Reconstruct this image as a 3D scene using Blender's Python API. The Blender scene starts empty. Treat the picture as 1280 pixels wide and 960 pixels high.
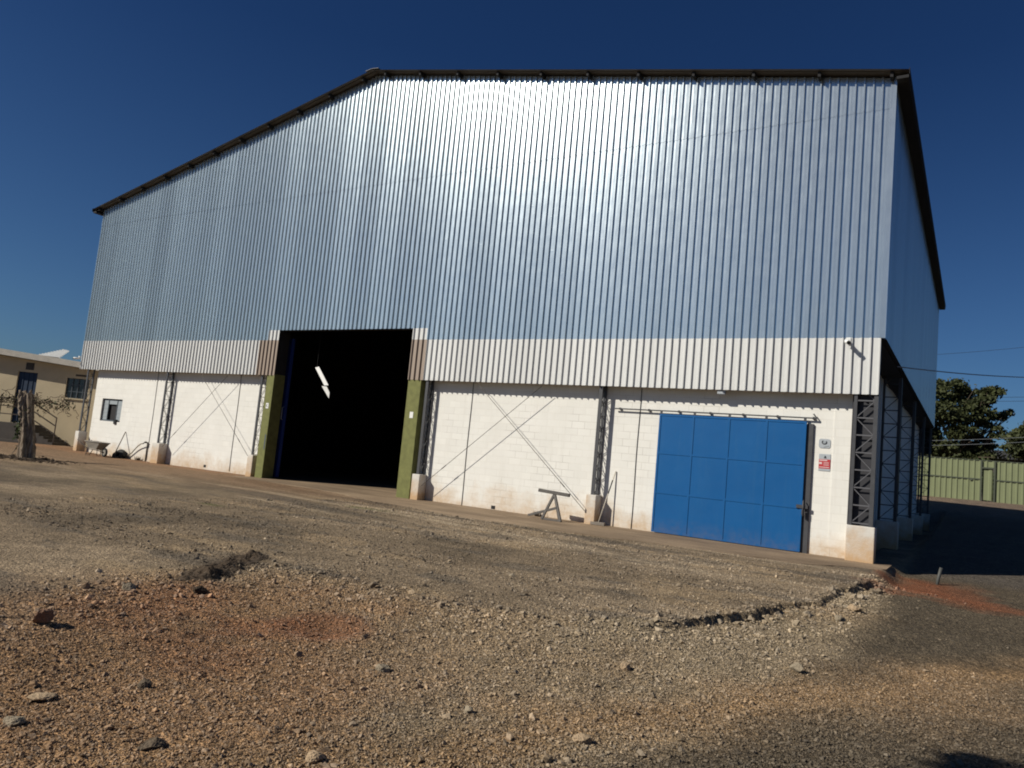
import bpy, math, random
import numpy as np
from mathutils import Vector, Matrix

random.seed(7)
rng = np.random.default_rng(11)
S = bpy.context.scene
COL = S.collection

# ------------------------------------------------------------------ camera --
CAM = np.array([1.9233, -18.8309, 1.5589])
YAW, PITCH, ROLL, FOC = -0.5599, 0.0992, 0.0951, 937.92


def cam_basis():
    cy, sy, cp, sp = math.cos(YAW), math.sin(YAW), math.cos(PITCH), math.sin(PITCH)
    f = np.array([sy * cp, cy * cp, sp])
    r = np.array([cy, -sy, 0.0])
    u = np.cross(r, f)
    cr, sr = math.cos(ROLL), math.sin(ROLL)
    return cr * r + sr * u, -sr * r + cr * u, f


CR, CU, CF = cam_basis()


def ray(px, py):
    d = CF * FOC + CR * (px - 640) - CU * (py - 480)
    return d / np.linalg.norm(d)


def at(px, py, t):                      # a point t metres away along a sight line
    return CAM + ray(px, py) * t


cd = bpy.data.cameras.new('camera')
co = bpy.data.objects.new('camera', cd)
COL.objects.link(co)
M = Matrix(((CR[0], CU[0], -CF[0], CAM[0]), (CR[1], CU[1], -CF[1], CAM[1]), (CR[2], CU[2], -CF[2], CAM[2]), (0, 0, 0, 1)))
co.matrix_world = M
cd.sensor_width = 36.0
cd.lens = 36.0 * FOC / 1280.0
cd.clip_start = 0.05
cd.clip_end = 3000
S.camera = co

# ---------------------------------------------------------------- materials --
MATS = {}


class NT:
    def __init__(self, name):
        self.m = bpy.data.materials.new(name)
        self.m.use_nodes = True
        self.n = self.m.node_tree.nodes
        self.l = self.m.node_tree.links
        self.b = self.n['Principled BSDF']
        MATS[name] = self.m

    def add(self, t, **kw):
        n = self.n.new(t)
        for k, v in kw.items():
            if hasattr(n, k):
                setattr(n, k, v)
        return n

    def link(self, a, b):
        self.l.new(a, b)

    def coord(self, kind='Object'):
        if not hasattr(self, '_tc'):
            self._tc = self.add('ShaderNodeNewGeometry')
        return self._tc.outputs['Position']

    def noise(self, scale, detail=4, rough=0.55, vec=None, stretch=None):
        n = self.add('ShaderNodeTexNoise')
        n.inputs['Scale'].default_value = scale
        n.inputs['Detail'].default_value = detail
        n.inputs['Roughness'].default_value = rough
        v = vec or self.coord()
        if stretch:
            mp = self.add('ShaderNodeMapping')
            mp.inputs['Scale'].default_value = stretch
            self.link(v, mp.inputs['Vector'])
            v = mp.outputs['Vector']
        self.link(v, n.inputs['Vector'])
        return n.outputs['Fac']

    def ramp(self, fac, stops):
        r = self.add('ShaderNodeValToRGB')
        e = r.color_ramp.elements
        while len(e) < len(stops):
            e.new(0.5)
        for i, (p, c) in enumerate(stops):
            e[i].position = p
            e[i].color = (c, c, c, 1) if not isinstance(c, tuple) else (*c, 1)
        self.link(fac, r.inputs['Fac'])
        return r.outputs['Color']

    def mix(self, fac, a, b, mode='MIX'):
        m = self.add('ShaderNodeMix')
        m.data_type = 'RGBA'
        m.blend_type = mode
        if hasattr(fac, 'default_value') or hasattr(fac, 'links'):
            self.link(fac, m.inputs[0])
        else:
            m.inputs[0].default_value = fac
        for k, v in ((6, a), (7, b)):
            if isinstance(v, tuple):
                m.inputs[k].default_value = (*v, 1)
            else:
                self.link(v, m.inputs[k])
        return m.outputs[2]

    def math(self, op, a, b=0.0, c=0.0):
        m = self.add('ShaderNodeMath', operation=op)
        for i, v in enumerate((a, b, c)):
            if isinstance(v, (int, float)):
                m.inputs[i].default_value = v
            else:
                self.link(v, m.inputs[i])
        return m.outputs[0]

    def sep(self):
        s = self.add('ShaderNodeSeparateXYZ')
        self.link(self.coord(), s.inputs[0])
        return s.outputs

    def bump(self, h, strength=0.3, dist=0.02, normal=None):
        b = self.add('ShaderNodeBump')
        b.inputs['Strength'].default_value = strength
        b.inputs['Distance'].default_value = dist
        self.link(h, b.inputs['Height'])
        if normal:
            self.link(normal, b.inputs['Normal'])
        return b.outputs['Normal']

    def out(self, color=None, rough=None, metal=None, normal=None, spec=None):
        for k, v in (('Base Color', color), ('Roughness', rough), ('Metallic', metal), ('Normal', normal), ('Specular IOR Level', spec)):
            if v is None:
                continue
            s = self.b.inputs[k]
            if isinstance(v, tuple):
                s.default_value = (*v, 1)
            elif isinstance(v, (int, float)):
                s.default_value = v
            else:
                self.link(v, s)
        return self.m


def simple(name, c, rough=0.7, metal=0.0, var=0.25, scale=4.0, bump=0.0, bscale=30.0, spec=0.4):
    t = NT(name)
    f = t.noise(scale, 6, 0.6)
    col = t.mix(f, tuple(x * (1 - var) for x in c), tuple(min(1, x * (1 + var)) for x in c))
    nrm = t.bump(t.noise(bscale, 3), bump, 0.02) if bump else None
    return t.out(col, rough, metal, nrm, spec)


def mat_galv(name, base, metal, rough, dirt=0.12):
    t = NT(name)
    x, y, z = t.sep()
    # one tone for each metre-wide sheet
    sid = t.math('FLOOR', t.math('MULTIPLY', t.math('ADD', x, y), 1.0))
    wn = t.add('ShaderNodeTexWhiteNoise', noise_dimensions='1D')
    t.link(sid, wn.inputs['W'])
    spang = t.noise(9, 5, 0.6)
    streak = t.noise(1.0, 5, 0.6, stretch=(7, 7, 0.25))
    v = t.math('ADD', t.math('MULTIPLY', wn.outputs['Value'], 0.10), t.math('ADD', t.math('MULTIPLY', spang, 0.10), t.math('MULTIPLY', streak, dirt * 2)))
    f = t.math('ADD', v, 0.79 - dirt)
    cmb = t.mix(1.0, base, (1, 1, 1), 'MULTIPLY')
    vm = t.add('ShaderNodeVectorMath', operation='SCALE')
    t.link(cmb, vm.inputs[0])
    t.link(f, vm.inputs['Scale'])
    rg = t.math('ADD', t.math('MULTIPLY', t.noise(3, 4), 0.07), t.math('ADD', rough - 0.08, t.math('MULTIPLY', wn.outputs['Value'], 0.02)))
    d1 = t.noise(1.6, 3, 0.5, stretch=(3.0, 3.0, 0.6))
    d2 = t.noise(22, 3, 0.5)
    h = t.math('ADD', t.math('MULTIPLY', d1, 1.0), t.math('MULTIPLY', d2, 0.05))
    dent = t.ramp(t.noise(2.3, 2, 0.5, stretch=(1.0, 1.0, 2.2)), [(0.69, 0.0), (0.76, 1.0)])
    h = t.math('ADD', h, t.math('MULTIPLY', dent, 0.16))
    return t.out(vm.outputs[0], rg, metal, t.bump(h, 0.22, 0.02))


mat_galv('galvanised', (0.60, 0.67, 0.70), 0.76, 0.27, 0.14)
mat_galv('roof_metal_shaded', (0.17, 0.15, 0.13), 0.5, 0.5, 0.1)  # galvanised copy, ground-reflected brown and underside shade put into its colour
mat_galv('band_white', (0.66, 0.665, 0.66), 0.0, 0.5, 0.10)
mat_galv('band_brown', (0.33, 0.26, 0.21), 0.0, 0.6, 0.16)


def mat_wall():
    t = NT('white_block')
    x, y, z = t.sep()
    c = t.add('ShaderNodeCombineXYZ')
    t.link(t.math('ADD', x, y), c.inputs[0])
    t.link(z, c.inputs[1])
    br = t.add('ShaderNodeTexBrick')
    br.offset = 0.5
    br.inputs['Scale'].default_value = 1.0
    br.inputs['Brick Width'].default_value = 0.40
    br.inputs['Row Height'].default_value = 0.20
    br.inputs['Mortar Size'].default_value = 0.007
    br.inputs['Mortar Smooth'].default_value = 0.25
    br.inputs['Bias'].default_value = -0.2
    br.inputs['Color1'].default_value = (0.9, 0.9, 0.9, 1)
    br.inputs['Color2'].default_value = (1, 1, 1, 1)
    br.inputs['Mortar'].default_value = (0.85, 0.84, 0.82, 1)
    t.link(c.outputs[0], br.inputs['Vector'])
    base = t.mix(t.noise(1.3, 6, 0.65), (0.67, 0.655, 0.61), (0.79, 0.78, 0.745))
    base = t.mix(0.55, base, t.mix(1.0, base, br.outputs['Color'], 'MULTIPLY'))
    # open mortar joints and hairline cracks here and there
    gate = t.ramp(t.noise(0.9, 3, 0.6), [(0.52, 0.0), (0.66, 1.0)])
    crack = t.math('MULTIPLY', br.outputs['Fac'], gate)
    base = t.mix(t.math('MULTIPLY', crack, 0.4), base, (0.25, 0.23, 0.21))
    # soil splashed on the foot of the wall, uneven along it
    n = t.noise(1.1, 5, 0.65)
    lim = t.math('ADD', t.math('MULTIPLY', n, 1.9), -0.55)
    s = t.math('SUBTRACT', lim, z)
    sp = t.add('ShaderNodeMapRange')
    sp.inputs['From Min'].default_value = -0.25
    sp.inputs['From Max'].default_value = 0.45
    t.link(s, sp.inputs['Value'])
    dirt = t.math('MULTIPLY', sp.outputs[0], t.ramp(t.noise(6, 6, 0.7), [(0.25, 0.25), (0.75, 0.85)]))
    base = t.mix(dirt, base, (0.43, 0.255, 0.095))
    # scuffs and chips with grey mortar showing through
    chip = t.ramp(t.noise(5.5, 7, 0.75), [(0.70, 0.0), (0.76, 1.0)])
    lowz = t.add('ShaderNodeMapRange')
    lowz.inputs['From Min'].default_value = 1.3
    lowz.inputs['From Max'].default_value = 0.0
    t.link(z, lowz.inputs['Value'])
    base = t.mix(t.math('MULTIPLY', chip, lowz.outputs[0]), base, (0.30, 0.26, 0.22))
    # faint run marks
    run = t.ramp(t.noise(1.0, 5, 0.6, stretch=(5, 5, 0.35)), [(0.55, 0.0), (0.75, 0.16)])
    base = t.mix(run, base, (0.45, 0.42, 0.37))
    h = t.math('ADD', t.math('MULTIPLY', br.outputs['Fac'], -0.6), t.math('MULTIPLY', t.noise(45, 4), 0.35))
    return t.out(base, 0.85, 0, t.bump(h, 0.35, 0.012), 0.25)


mat_wall()


def mat_plinth():
    t = NT('plinth_concrete')
    x, y, z = t.sep()
    base = t.mix(t.noise(5, 6, 0.65), (0.48, 0.46, 0.42), (0.70, 0.67, 0.62))
    lim = t.math('ADD', t.math('MULTIPLY', t.noise(2.2, 5, 0.65), 1.7), -0.25)
    sp = t.add('ShaderNodeMapRange')
    sp.inputs['From Min'].default_value = -0.25
    sp.inputs['From Max'].default_value = 0.5
    t.link(t.math('SUBTRACT', lim, z), sp.inputs['Value'])
    base = t.mix(t.math('MULTIPLY', sp.outputs[0], 0.8), base, (0.46, 0.27, 0.11))
    return t.out(base, 0.9, 0, t.bump(t.noise(30, 5), 0.4, 0.02), 0.2)


mat_plinth()
simple('steel_dark', (0.055, 0.056, 0.062), 0.5, 0.0, 0.35, 6, 0.1, 20)
simple('steel_lit', (0.10, 0.10, 0.11), 0.5, 0, 0.2)
simple('steel_plate', (0.028, 0.028, 0.034), 0.6, 0.0, 0.25, 3)


def mat_blue():
    t = NT('blue_paint')
    x, y, z = t.sep()
    c = t.mix(t.noise(1.2, 5, 0.6), (0.004, 0.074, 0.235), (0.006, 0.095, 0.28))
    run = t.ramp(t.noise(1.0, 5, 0.65, stretch=(9, 9, 0.4)), [(0.5, 0.0), (0.8, 0.25)])
    c = t.mix(run, c, (0.035, 0.12, 0.25))
    low = t.add('ShaderNodeMapRange')
    low.inputs['From Min'].default_value = 0.45
    low.inputs['From Max'].default_value = 0.0
    t.link(z, low.inputs['Value'])
    dirt = t.math('MULTIPLY', low.outputs[0], t.ramp(t.noise(7, 6, 0.7), [(0.35, 0.0), (0.7, 0.28)]))
    c = t.mix(dirt, c, (0.20, 0.14, 0.07))
    h = t.noise(1.3, 3, 0.5)
    return t.out(c, t.math('ADD', t.math('MULTIPLY', t.noise(4, 4), 0.2), 0.38), 0, t.bump(h, 0.3, 0.03), 0.22)


mat_blue()
simple('green_paint', (0.150, 0.155, 0.050), 0.8, 0, 0.5, 5, 0.3, 25)
simple('gate_blue', (0.01, 0.03, 0.16), 0.5, 0, 0.2)
simple('inner_dark', (0.055, 0.052, 0.05), 0.9, 0, 0.3, 2, 0.2)  # darkened block colour standing in for the unlit interior
simple('dark_void', (0.02, 0.02, 0.022), 0.9, 0, 0.3, 2)  # near-black that puts shade into the inside, recesses and undersides
simple('rod_dark', (0.06, 0.05, 0.045), 0.6, 0, 0.3)
simple('frame_grey', (0.07, 0.085, 0.10), 0.5, 0, 0.2)
simple('white_plastic', (0.72, 0.72, 0.70), 0.45, 0, 0.08)
simple('black_plastic', (0.015, 0.015, 0.016), 0.4, 0, 0.1)
simple('sign_grey', (0.36, 0.39, 0.42), 0.5, 0, 0.12, 20)
simple('sign_red', (0.42, 0.035, 0.04), 0.5, 0, 0.15, 20)
simple('sign_pale', (0.62, 0.50, 0.50), 0.5, 0, 0.1, 20)
simple('sign_dark', (0.03, 0.035, 0.045), 0.5, 0, 0.1, 20)
simple('old_wood', (0.19, 0.165, 0.14), 0.9, 0, 0.4, 9, 0.5, 25)
simple('trestle_grey', (0.10, 0.092, 0.085), 0.8, 0, 0.4, 9, 0.3, 25)
simple('cream_paint', (0.50, 0.41, 0.27), 0.85, 0, 0.18, 1.4, 0.2, 25)
simple('fibre_roof', (0.46, 0.43, 0.38), 0.9, 0, 0.25, 3, 0.2)
simple('pale_sheet', (0.68, 0.68, 0.67), 0.5, 0, 0.1, 3)
simple('deep_blue_door', (0.010, 0.028, 0.065), 0.6, 0, 0.3, 3)
simple('stone_dark', (0.07, 0.062, 0.055), 0.9, 0, 0.4, 3, 0.3)
simple('rail_iron', (0.06, 0.045, 0.035), 0.8, 0, 0.3)
simple('vine_stem', (0.09, 0.065, 0.045), 0.9, 0, 0.3)
simple('barrow_tray', (0.23, 0.21, 0.18), 0.75, 0, 0.3, 8, 0.2)
simple('rubber', (0.03, 0.028, 0.026), 0.85, 0, 0.3)
simple('hose_grey', (0.22, 0.19, 0.14), 0.7, 0, 0.2)
simple('cable_black', (0.03, 0.03, 0.032), 0.6, 0, 0.1)
simple('cable_grey', (0.30, 0.32, 0.34), 0.5, 0, 0.1)
simple('broom_pole', (0.55, 0.50, 0.42), 0.7, 0, 0.4, 5)
simple('fence_green', (0.172, 0.195, 0.105), 0.65, 0, 0.16, 1.2)
simple('fence_frame', (0.06, 0.07, 0.05), 0.7, 0, 0.2)
simple('shed_roof', (0.035, 0.035, 0.037), 0.9, 0, 0.2)
simple('bark', (0.10, 0.075, 0.055), 0.95, 0, 0.4, 6, 0.6, 12)
simple('pvc_grey', (0.06, 0.062, 0.058), 0.6, 0, 0.2)


def mat_glass():
    t = NT('window_glass')
    t.out((0.30, 0.33, 0.35), 0.25, 0, None, 0.8)
    t2 = NT('dark_glass')
    t2.out((0.025, 0.03, 0.035), 0.12, 0, None, 0.7)


mat_glass()


def mat_trunk():
    t = NT('weathered_trunk')
    f = t.noise(1.0, 7, 0.7, stretch=(14, 14, 1.2))
    c = t.ramp(f, [(0.25, (0.05, 0.035, 0.025)), (0.5, (0.20, 0.155, 0.115)), (0.75, (0.40, 0.35, 0.29))])
    t.out(c, 0.95, 0, t.bump(f, 1.0, 0.06), 0.2)


mat_trunk()


def mat_leaf(name, a, b):
    t = NT(name)
    at_ = t.add('ShaderNodeAttribute', attribute_name='Col')
    c = t.mix(at_.outputs['Fac'], a, b)
    t.out(c, 0.7, 0, None, 0.3)
    t.b.inputs['Transmission Weight'].default_value = 0.0
    return t.m


mat_leaf('leaf_olive', (0.020, 0.027, 0.008), (0.058, 0.066, 0.022))
mat_leaf('leaf_green', (0.022, 0.034, 0.010), (0.055, 0.078, 0.022))


def mat_ground():
    t = NT('ground_soil')
    a = t.add('ShaderNodeAttribute', attribute_name='Col')
    k = t.add('ShaderNodeAttribute', attribute_name='Rough')
    n1 = t.noise(38, 5, 0.7)
    n2 = t.noise(130, 3, 0.7)
    vo = t.add('ShaderNodeTexVoronoi')
    vo.inputs['Scale'].default_value = 70
    t.link(t.coord(), vo.inputs['Vector'])
    vo2 = t.add('ShaderNodeTexVoronoi')
    vo2.inputs['Scale'].default_value = 26
    t.link(t.coord(), vo2.inputs['Vector'])
    sp = t.ramp(n1, [(0.28, 0.34), (0.5, 0.98), (0.74, 1.8)])
    sp2 = t.ramp(n2, [(0.3, 0.55), (0.5, 1.0), (0.72, 1.5)])
    cell = t.add('ShaderNodeSeparateColor')
    t.link(vo.outputs['Color'], cell.inputs[0])
    peb = t.ramp(cell.outputs[0], [(0.0, 0.62), (0.6, 1.0), (1.0, 1.55)])
    n3 = t.noise(13, 4, 0.75)
    sp3 = t.ramp(n3, [(0.30, 0.50), (0.5, 1.0), (0.70, 1.55)])
    grain = t.mix(1.0, t.mix(1.0, sp, sp2, 'MULTIPLY'), peb, 'MULTIPLY')
    grain = t.mix(0.8, grain, sp3, 'MULTIPLY')
    one = t.mix(k.outputs['Fac'], (1, 1, 1), grain)
    c = t.mix(1.0, a.outputs['Color'], one, 'MULTIPLY')
    mid = t.ramp(t.noise(3.0, 6, 0.65), [(0.3, 0.78), (0.7, 1.22)])
    c = t.mix(1.0, c, mid, 'MULTIPLY')
    h = t.math('ADD', t.math('ADD', t.math('MULTIPLY', n3, 1.1), t.math('MULTIPLY', n1, 0.5)), t.math('ADD', t.math('MULTIPLY', vo.outputs['Distance'], -0.5), t.math('ADD', t.math('MULTIPLY', n2, 0.25), t.math('MULTIPLY', vo2.outputs['Distance'], -0.7))))
    hk = t.math('MULTIPLY', h, k.outputs['Fac'])
    t.out(c, 0.95, 0, t.bump(hk, 0.9, 0.035), 0.15)


mat_ground()


def mat_stone():
    t = NT('gravel_stone')
    a = t.add('ShaderNodeAttribute', attribute_name='Col')
    v = t.ramp(t.noise(60, 4, 0.6), [(0.3, 0.75), (0.7, 1.25)])
    t.out(t.mix(1.0, a.outputs['Color'], v, 'MULTIPLY'), 0.92, 0, t.bump(t.noise(120, 4), 0.5, 0.01), 0.2)


mat_stone()


def mat_rock(name, c):
    t = NT(name)
    f = t.noise(14, 7, 0.7)
    col = t.mix(f, tuple(x * 0.5 for x in c), tuple(x * 1.5 for x in c))
    t.out(col, 0.93, 0, t.bump(t.noise(40, 5), 0.7, 0.02), 0.2)


mat_rock('rock_grey', (0.26, 0.215, 0.155))
mat_rock('rock_red', (0.20, 0.115, 0.075))
mat_rock('rock_dark', (0.12, 0.092, 0.064))
mat_rock('rock_tan', (0.36, 0.265, 0.17))
mat_rock('dirt_dark', (0.062, 0.044, 0.029))


def mat_apron():
    t = NT('apron_concrete')
    n = t.noise(0.55, 6, 0.65, stretch=(0.6, 1.6, 1))
    c = t.ramp(n, [(0.28, (0.13, 0.092, 0.060)), (0.46, (0.20, 0.145, 0.096)), (0.62, (0.28, 0.205, 0.135)), (0.78, (0.38, 0.295, 0.21))])
    g = t.ramp(t.noise(24, 6, 0.7), [(0.3, 0.7), (0.7, 1.25)])
    c = t.mix(1.0, c, g, 'MULTIPLY')
    t.out(c, 0.92, 0, t.bump(t.noise(50, 5), 0.4, 0.012), 0.15)


mat_apron()

# -------------------------------------------------------------- mesh helpers --
WORLD = {}


class MB:
    def __init__(self):
        self.v, self.f, self.s = [], [], []

    def quad(self, a, b, c, d, smooth=False):
        i = len(self.v)
        self.v += [tuple(a), tuple(b), tuple(c), tuple(d)]
        self.f.append((i, i + 1, i + 2, i + 3))
        self.s.append(smooth)

    def tri(self, a, b, c):
        i = len(self.v)
        self.v += [tuple(a), tuple(b), tuple(c)]
        self.f.append((i, i + 1, i + 2))
        self.s.append(False)

    def box(self, a, b):
        x0, y0, z0 = (min(a[i], b[i]) for i in range(3))
        x1, y1, z1 = (max(a[i], b[i]) for i in range(3))
        self.hexa([(x0, y0, z0), (x1, y0, z0), (x1, y1, z0), (x0, y1, z0), (x0, y0, z1), (x1, y0, z1), (x1, y1, z1), (x0, y1, z1)])

    def hexa(self, p):
        i = len(self.v)
        self.v += [tuple(q) for q in p]
        for f in ((3, 2, 1, 0), (4, 5, 6, 7), (0, 1, 5, 4), (1, 2, 6, 5), (2, 3, 7, 6), (3, 0, 4, 7)):
            self.f.append(tuple(i + k for k in f))
            self.s.append(False)

    def obox(self, o, u, v, w, a, b):        # box in the frame o,u,v,w between local corners a and b
        o, u, v, w = map(np.array, (o, u, v, w))
        P = lambda i, j, k: tuple(o + u * i + v * j + w * k)
        self.hexa([P(a[0], a[1], a[2]), P(b[0], a[1], a[2]), P(b[0], b[1], a[2]), P(a[0], b[1], a[2]),
                   P(a[0], a[1], b[2]), P(b[0], a[1], b[2]), P(b[0], b[1], b[2]), P(a[0], b[1], b[2])])

    def beam(self, p, q, w, h, up=(0, 0, 1)):
        p, q, up = np.array(p, float), np.array(q, float), np.array(up, float)
        d = q - p
        L = np.linalg.norm(d)
        d = d / L
        s = np.cross(d, up)
        if np.linalg.norm(s) < 1e-4:
            s = np.cross(d, (1, 0, 0))
        s = s / np.linalg.norm(s)
        t = np.cross(s, d)
        self.obox(p, d, s, t, (0, -w / 2, -h / 2), (L, w / 2, h / 2))

    def tube(self, pts, rad, n=8, cap=True):
        pts = [np.array(p, float) for p in pts]
        if isinstance(rad, (int, float)):
            rad = [rad] * len(pts)
        base = len(self.v)
        ref = None
        for i, p in enumerate(pts):
            d = pts[min(i + 1, len(pts) - 1)] - pts[max(i - 1, 0)]
            d = d / (np.linalg.norm(d) + 1e-9)
            if ref is None:
                ref = np.array((0, 0, 1.0)) if abs(d[2]) < 0.9 else np.array((1.0, 0, 0))
            s = np.cross(d, ref)
            s = s / (np.linalg.norm(s) + 1e-9)
            ref = np.cross(s, d)
            for k in range(n):
                a = 2 * math.pi * k / n
                self.v.append(tuple(p + rad[i] * (math.cos(a) * s + math.sin(a) * ref)))
        for i in range(len(pts) - 1):
            for k in range(n):
                a = base + i * n + k
                b = base + i * n + (k + 1) % n
                self.f.append((a, b, b + n, a + n))
                self.s.append(n > 5)
        if cap:
            self.f.append(tuple(base + k for k in range(n))[::-1])
            self.s.append(False)
            self.f.append(tuple(base + (len(pts) - 1) * n + k for k in range(n)))
            self.s.append(False)

    def prism(self, poly, ext):               # planar polygon (3-D points) pushed along ext
        i = len(self.v)
        n = len(poly)
        e = np.array(ext, float)
        self.v += [tuple(p) for p in poly] + [tuple(np.array(p, float) + e) for p in poly]
        self.f.append(tuple(range(i, i + n))[::-1])
        self.f.append(tuple(range(i + n, i + 2 * n)))
        self.s += [False, False]
        for k in range(n):
            a, b = i + k, i + (k + 1) % n
            self.f.append((a, b, b + n, a + n))
            self.s.append(False)

    def build(self, name, mat, parent=None, bevel=0.0, origin=None):
        v = np.array(self.v, float)
        if origin is None:
            lo, hi = v.min(0), v.max(0)
            origin = ((lo[0] + hi[0]) / 2, (lo[1] + hi[1]) / 2, lo[2])
        origin = np.array(origin, float)
        me = bpy.data.meshes.new(name)
        me.from_pydata([tuple(p) for p in v - origin], [], self.f)
        me.polygons.foreach_set('use_smooth', self.s)
        me.materials.append(MATS[mat])
        me.update()
        return link_mesh(name, me, origin, parent, bevel)


def link_mesh(name, me, origin, parent=None, bevel=0.0):
    o = bpy.data.objects.new(name, me)
    COL.objects.link(o)
    o.location = tuple(origin)
    WORLD[o.name] = np.array(origin, float)
    if parent:
        o.parent = parent
        o.matrix_parent_inverse = Matrix.Translation(Vector(tuple(-WORLD[parent.name])))
    if bevel:
        b = o.modifiers.new('bevel', 'BEVEL')
        b.width = bevel
        b.segments = 2
        b.limit_method = 'ANGLE'
    return o


def tag(o, label=None, cat=None, group=None, kind=None):
    for k, v in (('label', label), ('category', cat), ('group', group), ('kind', kind)):
        if v:
            o[k] = v
    return o


def thing(name, loc, label, cat, group=None):
    o = bpy.data.objects.new(name, None)
    o.empty_display_size = 0.3
    COL.objects.link(o)
    o.location = tuple(loc)
    WORLD[o.name] = np.array(loc, float)
    return tag(o, label, cat, group)


def array_mesh(name, verts, faces, mat, col=None, smooth=False, extra=None, origin=(0, 0, 0)):
    """mesh from numpy arrays; faces all with the same corner count"""
    me = bpy.data.meshes.new(name)
    n, k = faces.shape
    me.vertices.add(len(verts))
    me.vertices.foreach_set('co', (verts - np.array(origin)).astype(np.float32).ravel())
    me.loops.add(n * k)
    me.loops.foreach_set('vertex_index', faces.astype(np.int32).ravel())
    me.polygons.add(n)
    me.polygons.foreach_set('loop_start', np.arange(0, n * k, k, dtype=np.int32))
    try:
        me.polygons.foreach_set('loop_total', np.full(n, k, dtype=np.int32))
    except Exception:
        pass
    me.polygons.foreach_set('use_smooth', np.full(n, smooth))
    if col is not None:
        a = me.attributes.new('Col', 'FLOAT_COLOR', 'POINT')
        c = np.ones((len(verts), 4), np.float32)
        c[:, :3] = col
        a.data.foreach_set('color', c.ravel())
    for nm, arr in (extra or {}).items():
        a = me.attributes.new(nm, 'FLOAT', 'POINT')
        a.data.foreach_set('value', arr.astype(np.float32))
    me.materials.append(MATS[mat])
    me.update(calc_edges=True)
    me.validate()
    return me


# ------------------------------------------------------------ numeric noise --
def vnoise(x, y, seed=0):
    xi, yi = np.floor(x).astype(np.int64), np.floor(y).astype(np.int64)
    fx, fy = x - xi, y - yi
    fx, fy = fx * fx * (3 - 2 * fx), fy * fy * (3 - 2 * fy)

    def h(a, b):
        n = (a * 374761393 + b * 668265263 + seed * 1442695041) & 0xffffffff
        n = ((n ^ (n >> 13)) * 1274126177) & 0xffffffff
        n = n ^ (n >> 16)
        return (n & 0xffff) / 65535.0
    a, b, c, d = h(xi, yi), h(xi + 1, yi), h(xi, yi + 1), h(xi + 1, yi + 1)
    return (a + (b - a) * fx) * (1 - fy) + (c + (d - c) * fx) * fy


def fbm(x, y, freq, octv=4, seed=0):
    s, amp, tot = 0.0, 1.0, 0.0
    for o in range(octv):
        s = s + amp * (vnoise(x * freq, y * freq, seed + o * 17) - 0.5)
        tot += amp
        amp *= 0.5
        freq *= 2.03
    return s / tot * 2


def seg_dist(x, y, pl):
    """distance to an open polyline and the side (positive = right of travel)"""
    best = np.full(x.shape, 1e9)
    side = np.zeros(x.shape)
    tt = np.zeros(x.shape)
    for i in range(len(pl) - 1):
        ax, ay = pl[i]
        bx, by = pl[i + 1]
        dx, dy = bx - ax, by - ay
        L2 = dx * dx + dy * dy
        t = np.clip(((x - ax) * dx + (y - ay) * dy) / L2, 0, 1)
        ex, ey = x - ax - t * dx, y - ay - t * dy
        d = np.hypot(ex, ey)
        cr = dx * (y - ay) - dy * (x - ax)
        m = d < best - 1e-9
        best = np.where(m, d, best)
        side = np.where(m, -np.sign(cr), side)
        tt = np.where(m, i + t, tt)
    return best, side, tt


def inside(x, y, poly):
    r = np.zeros(x.shape, bool)
    n = len(poly)
    for i in range(n):
        ax, ay = poly[i]
        bx, by = poly[(i + 1) % n]
        if ay == by:
            continue
        c = ((ay > y) != (by > y)) & (x < (bx - ax) * (y - ay) / (by - ay) + ax)
        r ^= c
    return r


def poly_sd(x, y, poly):                     # signed distance, positive inside
    d, _, _ = seg_dist(x, y, poly + [poly[0]])
    return np.where(inside(x, y, poly), d, -d)


def sm(a, b, v):
    t = np.clip((v - a) / (b - a), 0, 1)
    return t * t * (3 - 2 * t)


# -------------------------------------------------------------------- ground --
EDGE = [(-4.2, -22.0), (-4.4, -18.0), (-4.58, -15.7), (-5.1, -15.07), (-5.38, -14.4), (-5.18, -13.55), (-5.26, -12.97), (-5.3, -12.31), (-4.34, -12.25), (-3.05, -12.38), (-2.07, -12.03),
        (-1.34, -11.27), (-0.59, -10.36), (-0.51, -9.69), (-0.29, -8.64), (0.05, -7.56), (0.11, -6.2), (0.34, -3.75), (0.40, -1.8), (0.40, 0.0), (0.4, 46.0)]
APRON = [(-20.9, 0.345), (-20.9, -0.9), (-16.0, -1.3), (-12.0, -2.5), (-8.8, -3.4), (-7.4, -3.2), (-5.1, -2.85), (-2.7, -2.4), (-1.06, -2.35), (0.37, -0.91), (0.37, 0.345)]
SOIL = [(-5.6, -16.5), (-5.3, -15.3), (-5.1, -14.2), (-4.9, -13.2), (-4.2, -12.6), (-3.2, -12.9), (-2.2, -13.6), (-1.3, -14.6), (-0.9, -15.6), (-1.2, -17.2), (-3.0, -18.5)]
BAND = [(-1.5, -16.6), (-0.78, -15.6), (-0.44, -14.3), (0.3, -13.0), (1.0, -11.6), (2.2, -9.2), (4.0, -6.5)]
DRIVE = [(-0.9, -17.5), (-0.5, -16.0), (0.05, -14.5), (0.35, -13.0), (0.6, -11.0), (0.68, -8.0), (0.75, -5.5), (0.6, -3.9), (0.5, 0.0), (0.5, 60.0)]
HEAP = [(-5.0, -13.9), (-5.55, -13.3), (-6.2, -12.3), (-6.15, -11.8), (-5.75, -12.0), (-5.3, -12.7), (-4.85, -13.5)]


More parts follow.
